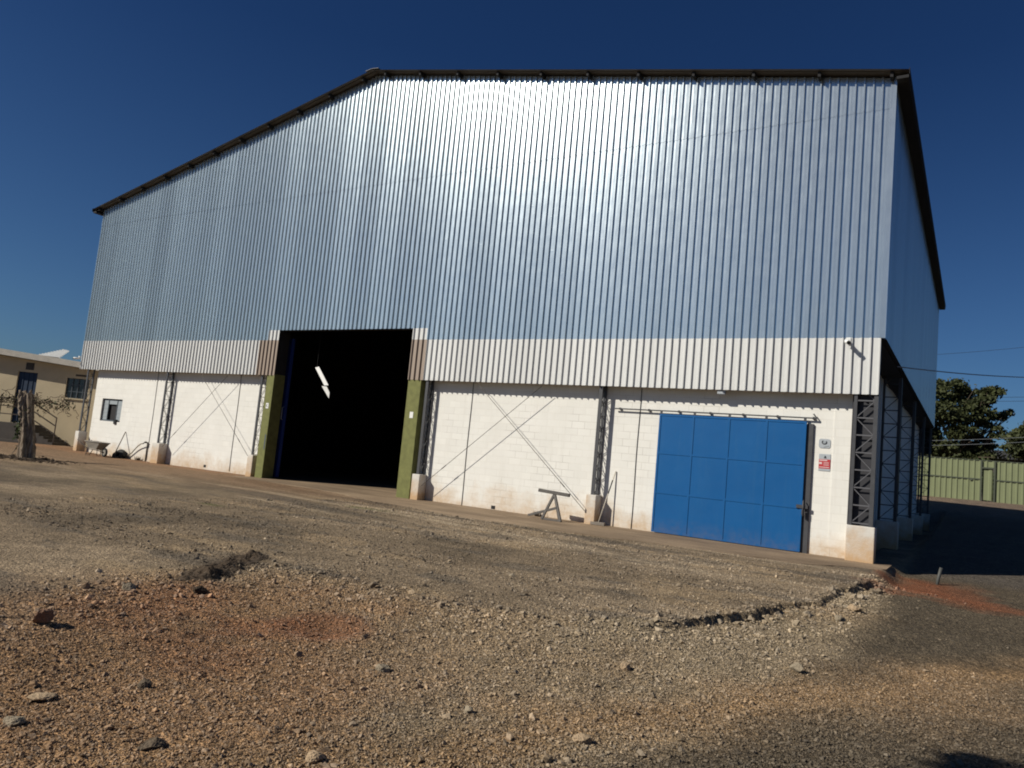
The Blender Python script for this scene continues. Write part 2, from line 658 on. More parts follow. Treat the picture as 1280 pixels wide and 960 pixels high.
def height(x, y, fine=True):
    d, side, tt = seg_dist(x, y, EDGE)
    j = 0.16 * fbm(x, y, 1.6, 4, 3) + 0.05 * fbm(x, y, 4.0, 4, 5)
    s = d * side * 1.0                                   # positive on the low side
    s = s + np.where(np.abs(s) < 1.5, j, 0)
    crisp = sm(10.5, 12.0, tt) * (1 - sm(17.0, 18.2, tt))  # broken slab edge between these corners
    soft_w = 0.9 - 0.86 * crisp
    step = 0.10 * crisp * (0.55 + 0.45 * sm(-0.5, 0.4, fbm(x, y, 0.9, 2, 44)))
    low = sm(0.0, 1.0, s / soft_w) * step + sm(0.0, 1.8, s) * (0.14 - step * 0.7)
    z = 0.0 - low
    lip = crisp * np.exp(-(np.abs(s + 0.10) / 0.14) ** 2) * 0.008
    z = z + lip
    # the yard beside the building drops at its front corner, then climbs to the fence
    yard = -0.25 + 0.0445 * np.clip(y + 0.5, -0.5, 45.6)
    w = sm(-5.0, -0.6, y) * sm(0.25, 0.7, x)
    z = z * (1 - w) + yard * w
    # ground creeps up towards the left end of the building and the yard house
    z = z + 0.08 * sm(-29.5, -34.0, x)
    # hidden under the building
    ub = sm(-0.3, -0.75, x) * sm(0.33, 0.5, y) * sm(-33.6, -33.0, x)
    z = z * (1 - ub) + (-0.35) * ub
    # behind the building, level with the yard
    z = np.where(y > 25, np.maximum(z, -0.25 + 0.0445 * np.clip(y + 0.5, 0, 45.6)) * sm(24.8, 27, y) + z * (1 - sm(24.8, 27, y)), z)
    z = z + 0.018 * fbm(x, y, 0.35, 3, 9) * (1 - sm(18, 40, np.hypot(x, y + 10)))
    # under the concrete apron
    ap = poly_sd(x, y, APRON) + 0.12 * fbm(x, y, 1.3, 4, 21)
    z = z - 0.07 * sm(-0.02, 0.10, ap)
    heap = poly_sd(x, y, HEAP)
    if fine:
        rubble = np.exp(-(s / 0.5) ** 2) * sm(0.8, 2, tt) * (1 - crisp)
        gr = sm(-0.2, 0.3, s)
        near = 1 - sm(13, 20, np.hypot(x - 1, y + 17))
        z = z + near * ((0.012 + 0.014 * rubble + 0.006 * gr) * fbm(x, y, 5.5, 4, 13) + (0.005 + 0.006 * rubble + 0.003 * gr) * fbm(x, y, 19, 2, 31))
        far = 1 - near
        z = z + far * 0.01 * fbm(x, y, 2.0, 3, 14) * (1 - sm(40, 80, np.hypot(x, y)))
    # two hollows of dug red earth
    for cx, cy, r, dep in ((-3.02, -13.75, 0.34, 0.05), (-3.5, -14.2, 0.25, 0.02)):
        q = np.hypot((x - cx), (y - cy) * 1.2) / r
        z = z - dep * np.exp(-q * q) + dep * 0.4 * np.exp(-((q - 1.3) / 0.4) ** 2)
    return z, s, tt, crisp, ap, heap


def axis_coords(lo, hi, step, far_lo, far_hi, g=1.06):
    c = list(np.arange(lo, hi + 1e-6, step))
    s, p = step, lo
    left = []
    while p > far_lo:
        s = min(s * g, 60)
        p -= s
        left.append(p)
    s, p = step, hi
    right = []
    while p < far_hi:
        s = min(s * g, 60)
        p += s
        right.append(p)
    return np.array(left[::-1] + c + right)


def pal(*c):
    return np.array(c)


def zone_colour(x, y, s, tt, crisp, ap):
    n1 = fbm(x, y, 0.5, 5, 51)
    n2 = fbm(x, y, 1.7, 5, 61)
    n3 = fbm(x, y, 0.22, 4, 71)
    asph = pal(0.200, 0.150, 0.098)
    tan = pal(0.33, 0.25, 0.165)
    dark = pal(0.118, 0.090, 0.061)
    c = np.ones(x.shape + (3,)) * asph

    def blend(c, w, col):
        return c * (1 - w[..., None]) + col * w[..., None]
    # pale worn tracks and darker tar on the old yard surface
    streak = fbm(x * 0.45 + y * 0.5, y * 0.9 - x * 0.35, 0.5, 5, 81)
    c = blend(c, 0.6 * sm(0.08, 0.45, streak), tan)
    c = blend(c, 0.75 * sm(0.05, 0.35, -n1), dark)
    c = blend(c, 0.6 * sm(0.18, 0.42, fbm(x * 0.6 + 3, y * 1.3, 0.9, 4, 211)), pal(0.31, 0.225, 0.135))
    c = blend(c, 0.6 * sm(0.22, 0.46, fbm(x * 0.5, y * 1.4, 1.6, 4, 223)), pal(0.12, 0.10, 0.078))
    # tyre-dark and washed pale lines running along the front of the building
    ln = fbm(x * 0.12, y + 0.10 * x, 1.7, 4, 231) * sm(-8.5, -5.0, y) * (y < 0.5)
    c = blend(c, 0.75 * sm(0.12, 0.4, ln), pal(0.115, 0.092, 0.070))
    c = blend(c, 0.75 * sm(0.12, 0.4, -ln), pal(0.36, 0.28, 0.19))
    # brown soil in front of the left end of the building
    ls = sm(-9, -17, x) * sm(-6.5, -1.5, y + 0.5 * n2)
    c = blend(c, 0.8 * ls, pal(0.22, 0.135, 0.078))
    ls2 = sm(-16, -24, x) * sm(-9.5, -5, y + 1.2 * n1)
    c = blend(c, 0.5 * ls2, pal(0.25, 0.165, 0.10))
    # thin grass film on the yard near the gate
    for gx, gy, rx, ry in ((-10.9, -4.6, 0.9, 0.35), (-11.9, -8.4, 0.5, 0.2)):
        q = np.hypot((x - gx) / rx, (y - gy) / ry) + 0.5 * n2
        c = blend(c, 0.6 * sm(1.1, 0.4, q), pal(0.085, 0.095, 0.03))
    # crushed grey stone beside the broken edge
    lowside = sm(-0.06, 0.10, s + 0.1 * n2)
    grav = lowside
    c = blend(c, grav, pal(0.270, 0.207, 0.132))
    warm = sm(-0.1, 0.5, fbm(x, y, 0.8, 4, 131))
    c = blend(c, 0.5 * grav * warm, pal(0.275, 0.190, 0.110))
    # brown gravelly soil in front
    so = sm(-1.0, 0.9, poly_sd(x, y, SOIL) + 0.6 * n2 + 0.4 * n1)
    c = blend(c, so * 0.95, pal(0.270, 0.160, 0.083))
    grey = sm(-3.4, -4.6, x + 0.6 * n1) * sm(-15.0, -16.2, y + 0.4 * n2)
    c = blend(c, 0.7 * grey, pal(0.20, 0.160, 0.12))
    # earth band and the tarred drive beyond it
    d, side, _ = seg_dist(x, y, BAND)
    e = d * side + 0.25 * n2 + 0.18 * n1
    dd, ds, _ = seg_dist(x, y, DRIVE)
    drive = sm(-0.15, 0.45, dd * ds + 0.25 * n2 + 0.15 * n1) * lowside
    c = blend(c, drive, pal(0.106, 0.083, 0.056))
    c = blend(c, 0.9 * np.exp(-((e - 0.05) / 0.42) ** 2) * (1 - so * 0.6) * sm(-0.1, 0.2, s), pal(0.275, 0.175, 0.090))
    spill = np.exp(-(np.hypot((x - 1.75) / 0.9, (y + 11.0) / 1.2)) ** 2)
    c = blend(c, 0.75 * spill * sm(-0.6, 0.4, n2), pal(0.225, 0.145, 0.078))
    # red earth
    for rx, ry, a, b, k in ((0.9, -1.9, 0.75, 2.6, 0.85), (1.6, -1.6, 0.9, 2.0, 0.6), (1.9, -2.9, 0.9, 1.7, 0.45), (2.5, -3.0, 0.9, 0.9, 0.55), (-3.45, -14.15, 0.5, 0.4, 0.42), (-3.05, -13.75, 0.5, 0.5, 0.55), (-4.6, -14.2, 0.7, 0.7, 0.35), (-2.95, -15.0, 0.6, 0.5, 0.25), (-4.2, -15.0, 0.8, 0.6, 0.25)):
        q = np.hypot((x - rx) / a, (y - ry) / b) + 0.55 * n2
        c = blend(c, k * sm(1.15, 0.35, q), pal(0.235, 0.088, 0.042))
    # orange soil washed against the building front
    ws = sm(-1.4, -0.2, y + 0.5 * n2) * sm(-20.5, -23, x) * (y < 1)
    c = blend(c, 0.7 * ws, pal(0.27, 0.15, 0.08))
    # yard behind and beside
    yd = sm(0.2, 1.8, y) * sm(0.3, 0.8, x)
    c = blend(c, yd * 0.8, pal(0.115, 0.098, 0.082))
    bk = sm(24, 30, y)
    c = blend(c, bk * 0.8, pal(0.21, 0.155, 0.115))
    hp = sm(-0.12, 0.18, poly_sd(x, y, HEAP) + 0.2 * n2)
    c = blend(c, 0.85 * hp, pal(0.05, 0.036, 0.025))
    c = c * (1 + 0.16 * n2 + 0.10 * n3)[..., None]
    rough = np.clip(0.75 + 0.25 * grav, 0, 1) * np.ones(x.shape)
    return np.clip(c, 0.01, 0.9), rough


gx = axis_coords(-8.5, 4.2, 0.026, -600, 600)
gy = axis_coords(-17.3, -2.6, 0.026, -600, 600)
X, Y = np.meshgrid(gx, gy, indexing='ij')
Z, GS, GT, GC, GA, GH = height(X, Y)
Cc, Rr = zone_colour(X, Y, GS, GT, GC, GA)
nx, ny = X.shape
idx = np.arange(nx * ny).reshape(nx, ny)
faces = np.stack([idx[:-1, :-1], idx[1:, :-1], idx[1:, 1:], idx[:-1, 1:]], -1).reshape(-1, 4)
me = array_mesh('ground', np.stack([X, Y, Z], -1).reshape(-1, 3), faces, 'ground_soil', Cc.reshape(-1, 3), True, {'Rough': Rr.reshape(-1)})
go = bpy.data.objects.new('ground', me)
COL.objects.link(go)
tag(go, 'worn gravel and brown soil yard in front of the warehouse', 'ground', None, 'structure')


def zat(x, y):
    return float(height(np.array([float(x)]), np.array([float(y)]))[0][0])


# concrete apron: a real slab with an uneven front edge
def densify(poly, step):
    out = []
    n = len(poly)
    for i in range(n):
        a, b = np.array(poly[i]), np.array(poly[(i + 1) % n])
        k = max(1, int(np.linalg.norm(b - a) / step))
        for j in range(k):
            out.append(a + (b - a) * j / k)
    return out


mb = MB()
pp = densify(APRON, 0.25)
poly3 = []
for p in pp:
    if p[1] < 0.3 and p[0] > -20.8 and p[0] < 0.3:
        p = p + np.array((0, 0.10 * float(fbm(p[0:1], p[1:2], 1.1, 3, 90)[0])))
    poly3.append((p[0], p[1], -0.32))
mb.prism(poly3, (0, 0, 0.322))
ap = mb.build('concrete_apron', 'apron_concrete', None)
tag(ap, 'stained concrete apron along the foot of the warehouse', 'pavement', None, 'structure')

# ------------------------------------------------------------------- gravel --
ICO_V = []
ph = (1 + 5 ** 0.5) / 2
for a in (-1, 1):
    for b in (-ph, ph):
        ICO_V += [(0, a, b), (a, b, 0), (b, 0, a)]
ICO_V = np.array(ICO_V, float)
ICO_V /= np.linalg.norm(ICO_V[0])


def hull_faces(V):
    import itertools
    F = []
    for i, j, k in itertools.combinations(range(len(V)), 3):
        n = np.cross(V[j] - V[i], V[k] - V[i])
        d = (V - V[i]) @ n
        if (d <= 1e-6).all():
            F.append((i, j, k))
        elif (d >= -1e-6).all():
            F.append((i, k, j))
    return np.array(F)


ICO_F = hull_faces(ICO_V)
OCT_V = np.array([(1, 0, 0), (-1, 0, 0), (0, 1, 0), (0, -1, 0), (0, 0, 1), (0, 0, -1), (0.6, 0.6, 0.5), (-0.6, -0.55, 0.5)], float)
OCT_V /= np.linalg.norm(OCT_V, axis=1)[:, None]
OCT_F = hull_faces(OCT_V)


def scatter(name, P, R, colour, BV, BF, label, sink=0.25):
    n = len(P)
    k = len(BV)
    V = BV[None] * (1 + 0.28 * rng.standard_normal((n, k, 1)))
    V = V * (0.65 + 0.7 * rng.random((n, 1, 3))) * np.array((1, 1, 0.75))
    a = rng.random(n) * 2 * np.pi
    b = rng.random(n) * 0.9
    ca, sa, cb, sb = np.cos(a), np.sin(a), np.cos(b), np.sin(b)
    Rz = np.zeros((n, 3, 3))
    Rz[:, 0, 0] = ca; Rz[:, 0, 1] = -sa; Rz[:, 1, 0] = sa; Rz[:, 1, 1] = ca; Rz[:, 2, 2] = 1
    Rx = np.zeros((n, 3, 3))
    Rx[:, 0, 0] = 1; Rx[:, 1, 1] = cb; Rx[:, 1, 2] = -sb; Rx[:, 2, 1] = sb; Rx[:, 2, 2] = cb
    V = np.einsum('nij,njk,nlk->nli', Rz, Rx, V) * R[:, None, None]
    V = V + P[:, None, :] + np.array((0, 0, 1))[None, None] * (R * (0.5 - sink))[:, None, None]
    F = BF[None] + (np.arange(n) * k)[:, None, None]
    me = array_mesh(name, V.reshape(-1, 3), F.reshape(-1, 3), 'gravel_stone', np.repeat(colour, k, 0))
    o = bpy.data.objects.new(name, me)
    COL.objects.link(o)
    return tag(o, label, 'gravel', None, 'stuff')


def stone_colours(x, y, s, tt, crisp, ap, lift=1.1):
    c, _ = zone_colour(x, y, s, tt, crisp, ap)
    n = len(x)
    v = np.exp(rng.normal(0.0, 0.22, n))[:, None]
    grey = c.mean(1, keepdims=True)
    mixk = (0.15 + 0.4 * rng.random(n))[:, None]
    c = c * (1 - mixk) + grey * np.array((1.14, 1.0, 0.83)) * mixk
    return np.clip(c * v * lift, 0.02, 0.62)


def sample(n, x0, x1, y0, y1, dens):
    x = rng.uniform(x0, x1, n)
    y = rng.uniform(y0, y1, n)
    z, s, tt, cr, a, h = height(x, y)
    keep = rng.random(n) < dens(x, y, s, tt, cr, a)
    return [q[keep] for q in (x, y, z, s, tt, cr, a)]


# fine stone close by
q = sample(430000, -5.6, 3.6, -17.3, -9.5, lambda x, y, s, tt, cr, a: np.clip(0.35 + 0.65 * sm(-0.1, 0.3, s), 0, 1) * np.clip(1.25 - np.hypot(x - 1.6, y + 18) / 8.5, 0.10, 1))
R = np.exp(rng.normal(math.log(0.0050), 0.47, len(q[0])))
scatter('gravel', np.stack(q[:3], -1), R, stone_colours(*q[:2], *q[3:], 1.12), OCT_V, OCT_F, 'fine crushed stone covering the near yard')
# coarser stone on the low side of the broken edge and further off
q = sample(70000, -9.0, 3.4, -17.0, -2.2, lambda x, y, s, tt, cr, a: np.clip(0.05 + 0.75 * np.exp(-((s - 0.40) / 0.6) ** 2) * (tt > 2), 0, 1) * (a < 0) * (1 - 0.85 * sm(0.55, 0.8, x)))
R = np.exp(rng.normal(math.log(0.0115), 0.40, len(q[0])))
R = np.where(q[3] < -0.25, R * 0.7, R)
scatter('gravel', np.stack(q[:3], -1), R, stone_colours(*q[:2], *q[3:], 1.2), ICO_V, ICO_F, 'coarse loose stones below the broken asphalt edge')
# loose grit on the old surface further off
q = sample(60000, -13.0, 1.0, -13.0, -2.6, lambda x, y, s, tt, cr, a: np.clip((s < 0.1) * (0.25 + 0.75 * sm(-0.3, 0.4, fbm(x, y, 0.8, 3, 311))), 0, 1) * (a < 0))
R = np.exp(rng.normal(math.log(0.0095), 0.40, len(q[0])))
scatter('gravel', np.stack(q[:3], -1), R, stone_colours(*q[:2], *q[3:], 1.15), OCT_V, OCT_F, 'loose grit lying on the old asphalt before the warehouse')
# clods along the crumbling edge and the rubble line at left
q = sample(26000, -7.5, 1.2, -17.0, -2.6, lambda x, y, s, tt, cr, a: np.clip(0.55 * np.exp(-((s - 0.05) / 0.30) ** 2) * sm(1.5, 2.5, tt) * (0.25 + 0.75 * sm(0.0, 0.5, fbm(x, y, 1.1, 2, 301))) * (tt < 18.2), 0, 1) * (a < 0) * (1 - 0.6 * cr * (s < 0.12)))
R = np.exp(rng.normal(math.log(0.018), 0.42, len(q[0])))
scatter('rubble', np.stack(q[:3], -1), np.minimum(R, 0.05), stone_colours(*q[:2], *q[3:], 1.15), ICO_V, ICO_F, 'clods and broken pieces along the crumbled asphalt edge')

q = sample(9000, -2.4, 1.0, -12.6, -3.0, lambda x, y, s, tt, cr, a: np.clip(0.5 * cr * np.exp(-((s - 0.16) / 0.16) ** 2) * (0.15 + sm(-0.1, 0.4, fbm(x, y, 1.3, 2, 333))), 0, 1))
R = np.clip(np.exp(rng.normal(math.log(0.030), 0.45, len(q[0]))), 0.015, 0.075)
scatter('rubble', np.stack(q[:3], -1), R, stone_colours(*q[:2], *q[3:], 0.95), ICO_V, ICO_F, 'broken asphalt lumps fallen from the cracked edge', 0.4)

# single rocks one can point at
SUB_V, SUB_F = None, None


def rock(px, py, size, mat, label, flat=0.7, seed=0):
    r = np.random.default_rng(seed)
    d = ray(px, py)
    t = (-0.1 - CAM[2]) / d[2]
    for _ in range(4):
        P = CAM + d * t
        t = (zat(P[0], P[1]) - CAM[2]) / d[2]
    P = CAM + d * t
    # subdivided icosahedron, cut by random planes
    V, F = ICO_V.copy(), ICO_F.copy()
    for _ in range(3):
        mid, NF = {}, []
        V = list(V)

        def m(a, b):
            k = (min(a, b), max(a, b))
            if k not in mid:
                w = (V[a] + V[b]) / 2
                V.append(w / np.linalg.norm(w))
                mid[k] = len(V) - 1
            return mid[k]
        for a, b, c in F:
            ab, bc, ca = m(a, b), m(b, c), m(c, a)
            NF += [(a, ab, ca), (b, bc, ab), (c, ca, bc), (ab, bc, ca)]
        V, F = np.array(V), np.array(NF)
    for _ in range(11):
        n = r.standard_normal(3)
        n /= np.linalg.norm(n)
        h = 0.55 + 0.3 * r.random()
        e = V @ n - h
        V = V - np.where(e > 0, e, 0)[:, None] * n * 0.92
    V = V * (1 + 0.04 * r.standard_normal((len(V), 1)))
    V = V * np.array((1.0 + 0.35 * r.random(), 0.8 + 0.3 * r.random(), flat))
    a = r.random() * 6.28
    ca, sa = math.cos(a), math.sin(a)
    V = V @ np.array(((ca, -sa, 0), (sa, ca, 0), (0, 0, 1))).T * size
    V[:, 2] += size * flat * 0.45
    me = array_mesh('rock', V, F, mat)
    o = bpy.data.objects.new('rock', me)
    COL.objects.link(o)
    o.location = tuple(P)
    return tag(o, label, 'rock', 'loose rocks lying on the yard')


rock(53, 777, 0.075, 'rock_red', 'reddish upright rock on the brown soil near the left edge', 1.0, 1)
rock(182, 859, 0.045, 'rock_dark', 'small dark pointed rock alone on brown soil', 0.8, 2)
rock(479, 839, 0.05, 'rock_grey', 'round pale grey rock where brown soil meets grey gravel', 0.8, 3)
rock(782, 837, 0.055, 'rock_tan', 'small tan chunk on the grey gravel below the broken edge', 0.9, 4)
rock(996, 838, 0.055, 'rock_grey', 'grey rock beside the start of the tarred drive', 0.9, 21)
rock(727, 927, 0.05, 'rock_tan', 'pinkish tan rock nearest the bottom centre of the drive', 0.8, 6)
rock(394, 951, 0.05, 'rock_tan', 'tan rock at the bottom edge of the photo on brown gravel', 0.8, 7)
rock(52, 873, 0.075, 'rock_tan', 'flat pale stone slab lying on brown soil at left', 0.28, 8)
rock(1068, 764, 0.09, 'rock_tan', 'tan rubble block under the right end of the broken asphalt edge', 0.7, 9)
rock(1048, 775, 0.06, 'rock_grey', 'grey lump just below the crumbled edge near the door corner', 0.7, 10)
rock(250, 741, 0.07, 'dirt_dark', 'black earth clod at the near end of the dark dirt heap', 0.8, 11)
rock(585, 890, 0.035, 'rock_grey', 'small grey stone half sunk in gravel above the earth band', 0.8, 12)
rock(190, 935, 0.06, 'rock_dark', 'dark clod on brown soil near the bottom left corner', 0.6, 13)
rock(16, 905, 0.05, 'rock_grey', 'largest pale stone of the cluster at the left edge', 0.7, 14)
rock(160, 738, 0.07, 'rock_grey', 'orange stained rubble stone left of the dark heap', 0.7, 15)
rock(640, 720, 0.04, 'rock_grey', 'lone grey stone on the old asphalt above the cracked edge', 0.7, 16)
rock(925, 683, 0.05, 'rock_dark', 'dark lump on the asphalt in front of the blue door', 0.7, 17)

# dark dirt heap: lumpy mound with dry grass in it
hx, hy = np.meshgrid(np.linspace(-6.6, -4.5, 120), np.linspace(-14.1, -11.5, 150), indexing='ij')
hz, *_r = height(hx, hy)
hs = poly_sd(hx, hy, HEAP) + 0.12 * fbm(hx, hy, 2.5, 3, 77)
hh = sm(-0.02, 0.30, hs) * (0.045 + 0.06 * fbm(hx, hy, 3.0, 4, 78) + 0.09 * fbm(hx, hy, 9, 4, 79))
hz = hz + np.where(hs > -0.02, hh, 0) - 0.03 * (hs < 0.02)
i2 = np.arange(hx.size).reshape(hx.shape)
ff = np.stack([i2[:-1, :-1], i2[1:, :-1], i2[1:, 1:], i2[:-1, 1:]], -1).reshape(-1, 4)
vv = np.stack([hx, hy, hz], -1).reshape(-1, 3)
keep = (hs.reshape(-1)[ff] > -0.02).any(1)
me = array_mesh('dirt_heap', vv, ff[keep], 'dirt_dark', origin=(-5.5, -12.8, 0.0))
o = link_mesh('dirt_heap', me, (-5.5, -12.8, 0.0))
tag(o, 'dark heap of earth and rotted grass on the yard', 'dirt heap')
mb = MB()
for i in range(1500):
    a, b = random.uniform(-6.5, -4.6), random.uniform(-14.0, -11.6)
    if float(poly_sd(np.array([a]), np.array([b]), HEAP)[0]) < 0.03:
        continue
    z = zat(a, b) + 0.02
    L = random.uniform(0.02, 0.07)
    th = random.uniform(0, 6.28)
    e = np.array((math.cos(th) * L, math.sin(th) * L, random.uniform(0.005, 0.03)))
    p = np.array((a, b, z + random.uniform(0, 0.04)))
    w = np.array((-math.sin(th), math.cos(th), 0)) * 0.006
    mb.quad(p - w, p + w, p + e + w * 0.3, p + e - w * 0.3)
g = mb.build('dry_grass', 'vine_stem', o)
g['kind'] = 'stuff'

# ---------------------------------------------------------------- warehouse --
W, D = 33.53, 24.18
ZLOW, ZMID, ZO = 3.80, 5.12, 5.50
ZT, ZR = 11.40, 14.80
X1, X2 = -20.25, -13.88
WY = 0.35
wh = thing('warehouse', (-W / 2, 12, 0), 'tall corrugated metal warehouse with white block walls', 'warehouse')


def gable(x):
    return ZT + (ZR - ZT) * (1 - abs(x + W / 2) / (W / 2))


PER = 0.2
PROF = [(0.0, 0.0), (0.070, -0.0015), (0.146, 0.0), (0.152, -0.048), (0.182, -0.048), (0.191, 0.0)]


def profile(a, b):
    k0, k1 = math.floor(a / PER) - 1, math.ceil(b / PER) + 1
    pts = [(k * PER + px, d) for k in range(k0, k1) for px, d in PROF]
    xs = [p[0] for p in pts]
    ds = [p[1] for p in pts]

    def dep(x):
        return float(np.interp(x, xs, ds))
    ins = [(x, d) for x, d in pts if a + 1e-4 < x < b - 1e-4]
    return [(a, dep(a))] + ins + [(b, dep(b))]


def corrugated(name, mat, a, b, zb, zt, off=0.0, parent=None, y0=0.0, axis='x', xpos=0.0, th=0.0):
    """ribbed sheet standing on the line from a to b; zb and zt are numbers or functions of the position"""
    fb = zb if callable(zb) else (lambda x: zb)
    ft = zt if callable(zt) else (lambda x: zt)
    pr = profile(a, b)
    mb = MB()
    for i in range(len(pr) - 1):
        (p, d0), (q, d1) = pr[i], pr[i + 1]
        if axis == 'x':
            A, B = (p, y0 + d0 - off), (q, y0 + d1 - off)
        else:                                  # sheet standing along y, ribs towards +x
            A, B = (xpos - d0 + off, p), (xpos - d1 + off, q)
        mb.quad((*A, fb(p)), (*B, fb(q)), (*B, ft(q)), (*A, ft(p)))
    return mb.build(name, mat, parent)


SEAM = 10.65
# front cladding: lower sheets, then the upper sheets lapped over them
corrugated('metal_cladding', 'galvanised', -W, X1, ZMID, SEAM + 0.05, 0, wh)
corrugated('metal_cladding', 'galvanised', X1, X2, ZO, SEAM + 0.05, 0, wh)
corrugated('metal_cladding', 'galvanised', X2, 0.0, ZMID, SEAM + 0.05, 0, wh)
corrugated('upper_cladding', 'galvanised', -W, 0.0, SEAM, gable, 0.006, wh)
for a, b in ((-W, -21.31), (-13.22, -0.02)):
    tag(corrugated('white_band', 'band_white', a, b, ZLOW, ZMID, 0.004, wh), 'white painted lower band of the cladding')
for a, b in ((-21.308, X1), (X2, -13.222)):
    tag(corrugated('patch_sheet', 'band_brown', a, b, ZLOW, ZMID, 0.004, wh), 'dull brown patch sheet beside the gate')
for a, b in ((-20.82, X1 - 0.002), (X2 + 0.002, -13.25)):
    tag(corrugated('patch_sheet', 'band_white', a, b, ZMID + 0.003, ZO, 0.005, wh), 'short white patch sheet at the top corner of the gate')
# side cladding, ribs along y
corrugated('side_cladding', 'galvanised', 0.05, D, ZMID - 0.02, ZT + 0.02, 0.0, wh, axis='y', xpos=0.03)
corrugated('back_cladding', 'dark_void', -W, 0.0, 3.8, gable, 0.0, wh, y0=D)  # near-black instead of galvanised, the unlit inside is in its colour
corrugated('side_cladding', 'galvanised', 0.05, D, ZMID - 0.02, ZT + 0.02, 0.0, wh, axis='y', xpos=-W)
mb = MB()
mb.box((-0.06, -0.052, ZMID - 0.01), (0.07, -0.046, ZT + 0.02))
mb.box((0.064, -0.046, ZMID - 0.01), (0.07, 0.07, ZT + 0.02))
mb.build('corner_flashing', 'galvanised', wh)
mb = MB()
mb.box((-0.02, 0.0, ZMID - 0.03), (0.085, D, ZMID - 0.022))
mb.box((-0.62, 0.02, ZMID - 0.06), (-0.02, D, ZMID - 0.05))
mb.build('eave_soffit', 'dark_void', wh)
# roof: two ribbed slopes with real purlins under the overhang
YO, XO = 0.36, 0.34
RZ = 0.05
roof_mb = MB()


def roofz(x):
    return gable(x) + RZ


pr = profile(-YO, D + YO)
for x0, x1 in ((-W / 2, XO), (-W - XO, -W / 2)):
    for i in range(len(pr) - 1):
        (p, d0), (q, d1) = pr[i], pr[i + 1]
        for lift in (0.0,):
            roof_mb.quad((x0, p, roofz(x0) - d0), (x1, p, roofz(x1) - d0), (x1, q, roofz(x1) - d1), (x0, q, roofz(x0) - d1))
roof = roof_mb.build('roof', 'roof_metal_shaded', wh)
for s in (1, -1):
    for k in range(0, 11):
        off = 0.03 + 1.62 * k
        x = -off if s > 0 else -W + off
        zt = roofz(x) - 0.012
        mb = MB()
        sl = -s * (ZR - ZT) / (W / 2)
        w = 0.07
        ww = [(x - w / 2, zt - (w / 2) * sl), (x + w / 2, zt + (w / 2) * sl)]
        mb.hexa([(ww[0][0], -YO + 0.10, ww[0][1] - 0.13), (ww[1][0], -YO + 0.10, ww[1][1] - 0.13), (ww[1][0], D, ww[1][1] - 0.13), (ww[0][0], D, ww[0][1] - 0.13),
                 (ww[0][0], -YO + 0.10, ww[0][1]), (ww[1][0], -YO + 0.10, ww[1][1]), (ww[1][0], D, ww[1][1]), (ww[0][0], D, ww[0][1])])
        mb.build('purlin', 'dark_void', roof)
for xe in (XO, -W - XO):
    mb = MB()
    s = 1 if xe > 0 else -1
    zz = roofz(xe)
    mb.box((xe + s * 0.005, -YO, zz - 0.11), (xe + s * 0.015, D + YO, zz + 0.045))
    mb.box((xe - s * 0.26, -YO + 0.05, zz - 0.17), (xe - s * 0.005, D + YO, zz - 0.10))
    mb.build('gutter', 'dark_void', roof)
mb = MB()
mb.hexa([(-W / 2 - 0.3, -YO - 0.022, roofz(-W / 2 - 0.3) + 0.045), (-W / 2, -YO - 0.022, ZR + 0.075), (-W / 2, D + YO, ZR + 0.075), (-W / 2 - 0.3, D + YO, roofz(-W / 2 - 0.3) + 0.045),
         (-W / 2 - 0.3, -YO - 0.022, roofz(-W / 2 - 0.3) + 0.06), (-W / 2, -YO - 0.022, ZR + 0.085), (-W / 2, D + YO, ZR + 0.085), (-W / 2 - 0.3, D + YO, roofz(-W / 2 - 0.3) + 0.06)])
mb.hexa([(-W / 2, -YO - 0.022, ZR + 0.075), (-W / 2 + 0.3, -YO - 0.022, roofz(-W / 2 + 0.3) + 0.045), (-W / 2 + 0.3, D + YO, roofz(-W / 2 + 0.3) + 0.045), (-W / 2, D + YO, ZR + 0.075),
         (-W / 2, -YO - 0.022, ZR + 0.085), (-W / 2 + 0.3, -YO - 0.022, roofz(-W / 2 + 0.3) + 0.06), (-W / 2 + 0.3, D + YO, roofz(-W / 2 + 0.3) + 0.06), (-W / 2, D + YO, ZR + 0.085)])
mb.build('ridge_cap', 'steel_dark', roof)


# block walls
def wall_piece(name, a, b, mat, parent=wh, label=None):
    mb = MB()
    mb.box(a, b)
    o = mb.build(name, mat, parent)
    if label:
        o['label'] = label
    return o


TH = 0.15
WINX0, WINX1, WINZ0, WINZ1 = -31.9, -30.32, 1.53, 2.54
mb = MB()
mb.box((-32.56, WY, -0.3), (WINX0, WY + TH, 4.6))
mb.box((WINX1, WY, -0.3), (-20.66, WY + TH, 4.6))
mb.box((WINX0, WY, -0.3), (WINX1, WY + TH, WINZ0))
mb.box((WINX0, WY, WINZ1), (WINX1, WY + TH, 4.6))
mb.build('block_wall', 'white_block', wh)
mb = MB()
mb.box((-13.30, WY, -0.3), (-0.98, WY + TH, 4.6))
mb.box((-0.98, WY - 0.015, -0.3), (-0.57, WY + TH, 4.6))
mb.build('block_wall', 'white_block', wh)
wall_piece('side_wall', (-0.72, WY + TH + 0.002, -0.3), (-0.58, D - 0.02, ZMID - 0.03), 'white_block')
wall_piece('side_wall', (-32.56, WY + TH + 0.002, -0.3), (-32.42, D - 0.02, ZMID - 0.03), 'white_block')
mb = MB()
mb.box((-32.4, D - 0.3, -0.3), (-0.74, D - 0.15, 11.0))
mb.build('back_wall', 'inner_dark', wh)
